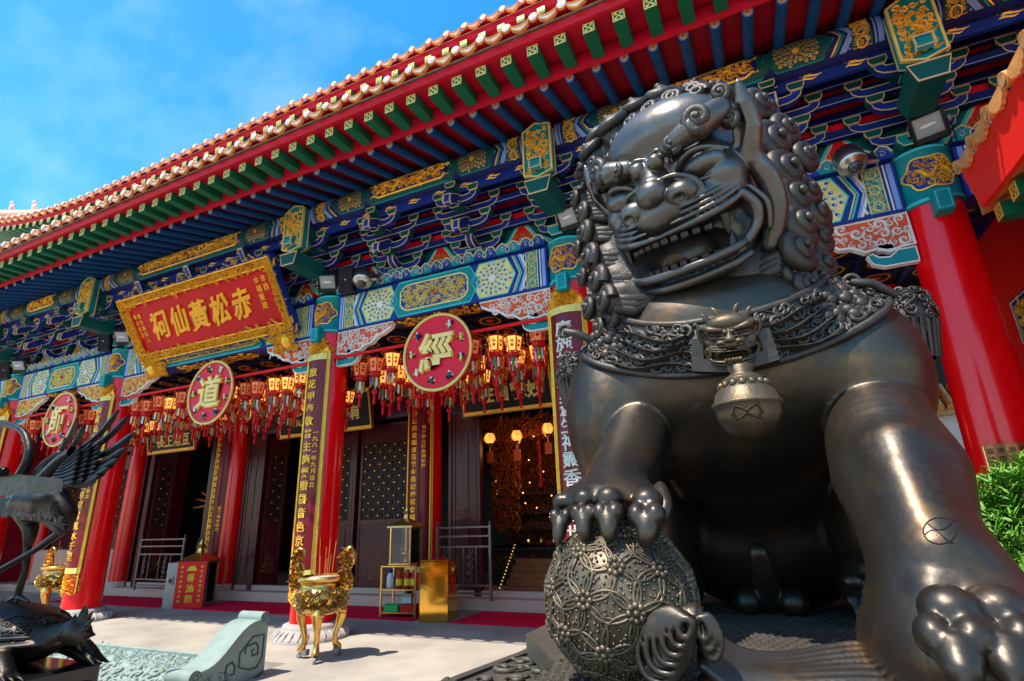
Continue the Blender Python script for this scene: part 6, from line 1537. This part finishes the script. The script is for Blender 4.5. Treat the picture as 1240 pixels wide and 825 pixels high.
m = MB(); m.add([(XE+.03, 7.5, 5.33), (XE+.03, 3.0, 5.27), (XE+3, 3.0, 6.4), (XE+3, 7.5, 6.45), (XE+.03, 7.5, 4.8), (XE+.03, 3.0, 4.6), (XE+3, 3, 5.6), (XE+3, 7.5, 5.7)], [(0, 1, 2, 3), (4, 7, 6, 5), (0, 3, 7, 4), (1, 5, 6, 2)], OT); m.build('roof_slope', pv)
m = MB(); m.box((3.45, 3.2, FZ), (3.65, 11.95, 6.4), BR2); m.build('side_wall', pv)
m = MB(); m.box((3.2, 8.5, 3.55), (3.43, 9.2, 4.2), BLUE); fq = lambda u, v, h: (3.2-h, 9.2-u, 3.56+v)
fw = front(3.2, 8.5, 3.56); m.outline(rect(.02, .02, .2, .6), fw, .02, 0, .008, GOLD2); m.outline(rect(.03, .03, .66, .6), fq, .03, 0, .008, WHITE); m.outline(rect(.1, .1, .6, .53), fq, .02, 0, .01, GOLD); swirls(m, fq, None, (.12, .12, .58, .5), .08, GOLD, rnd, h=.015, w=.35); m.build('painted_beam_end', pv)
bp_ = thing('bronze_plaque', 'engraved bronze plate wrapped round the rightmost red column', 'plaque', (CX[0], CY, 1.45)); f = cyl(0, 0, 0, .375); m = MB(); BP = mat('plate_bronze', (.32, .13, .05), .3, .8, c2=(.22, .09, .04), ns=4)
for k in range(12): a, b = -.30+.05*k, -.25+.05*k; m.add([f(a, 0, .01), f(b, 0, .01), f(b, .78, .01), f(a, .78, .01)], [(0, 1, 2, 3)], BP, True)
m.build('plate', bp_); m = MB()
for i in range(6):
    for j in range(8): m.text('福德壽康寧安泰和'[(i*3+j) % 8], f, .07, .01, .013, BLACK, .005, -.24+.095*i, .71-.09*j)
m.outline(rect(-.29, .01, .29, .77), f, .015, .01, .02, BRASS); m.build('engraving', bp_)

# ---- white garden wall with orange coping, far right
wl = thing('garden_wall', 'white garden wall with orange tile coping seen between lion and red columns', 'wall', (0, 0, 0)); m = MB()
WP = mat('white_plaster', (.72, .7, .66), .8); m.box((3.0, 17.6, FZ), (12, 18.0, 3.9), WP); m.build('plaster', wl); m = MB()
for k in range(40): m.tube([(3+.24*k, 17.1, 3.95), (3+.24*k, 17.8, 4.6)], .1, OT, 10)
m.box((3.0, 17.3, 3.8), (12, 18.2, 3.95), mat('coping_ochre', (.6, .4, .18), .6)); m.build('coping', wl)

# ---- clipped podocarpus hedge at the right
LF = mat('leaf_green', (.06, .2, .012), .45, c2=(.12, .32, .02), ns=5, spec=.3); LF2 = mat('leaf_young', (.16, .34, .03), .5, c2=(.1, .25, .02), ns=6, spec=.3)
hg = thing('hedge', 'bright green leafy hedge beside the lion at the right edge', 'hedge', (1.98, 5.1, FZ)); r_ = random.Random(21); m = MB()
for k in range(9):
    a = r_.uniform(0, 6.28); m.tube([(.1*cos(a), .1*sin(a), 0), (.4*cos(a), .4*sin(a), .9), (.65*cos(a+.3), .65*sin(a+.3), 1.7)], [.04, .03, .012], mat('bark', (.12, .08, .05), .8), 6)
m.build('stems', hg)
def hedge_leaves(n, mt, name, rmin, seed):
    r_ = random.Random(seed); m = MB(); vs = []; fs = []
    for k in range(n):
        th = r_.uniform(0, 2*pi); ph = math.acos(r_.uniform(-.75, 1)); rr = r_.uniform(rmin, 1.02)*(1+.07*sin(th*5+ph*4)+.05*sin(th*11)); base = Vector((1.08*rr*sin(ph)*cos(th), .95*rr*sin(ph)*sin(th), 1.12+1.02*rr*cos(ph)))
        up_ = (base-Vector((0, 0, .9))).normalized()+Vector((0, 0, .5)); up_.normalize()
        for q in range(11):
            a = r_.uniform(0, 6.28); t_ = Vector((cos(a), sin(a), 0)); d = (up_*r_.uniform(.35, 1.1)+(t_-up_*t_.dot(up_))*.9).normalized(); l_ = r_.uniform(.06, .115); s_ = d.cross(up_); s_ = (s_.normalized() if s_.length > .01 else Vector((1, 0, 0)))*.0085
            p = base+up_*r_.uniform(-.02, .05); o_ = len(vs); vs += [p-s_*.4, p+s_*.4, p+d*l_*.55+s_, p+d*l_+Vector((0, 0, -.01)), p+d*l_*.55-s_]; fs.append((o_, o_+1, o_+2, o_+3, o_+4))
    m.add(vs, fs, mt); m.build(name, hg)
hedge_leaves(3600, LF, 'foliage', .72, 1); hedge_leaves(1500, LF2, 'young_foliage', .95, 2)
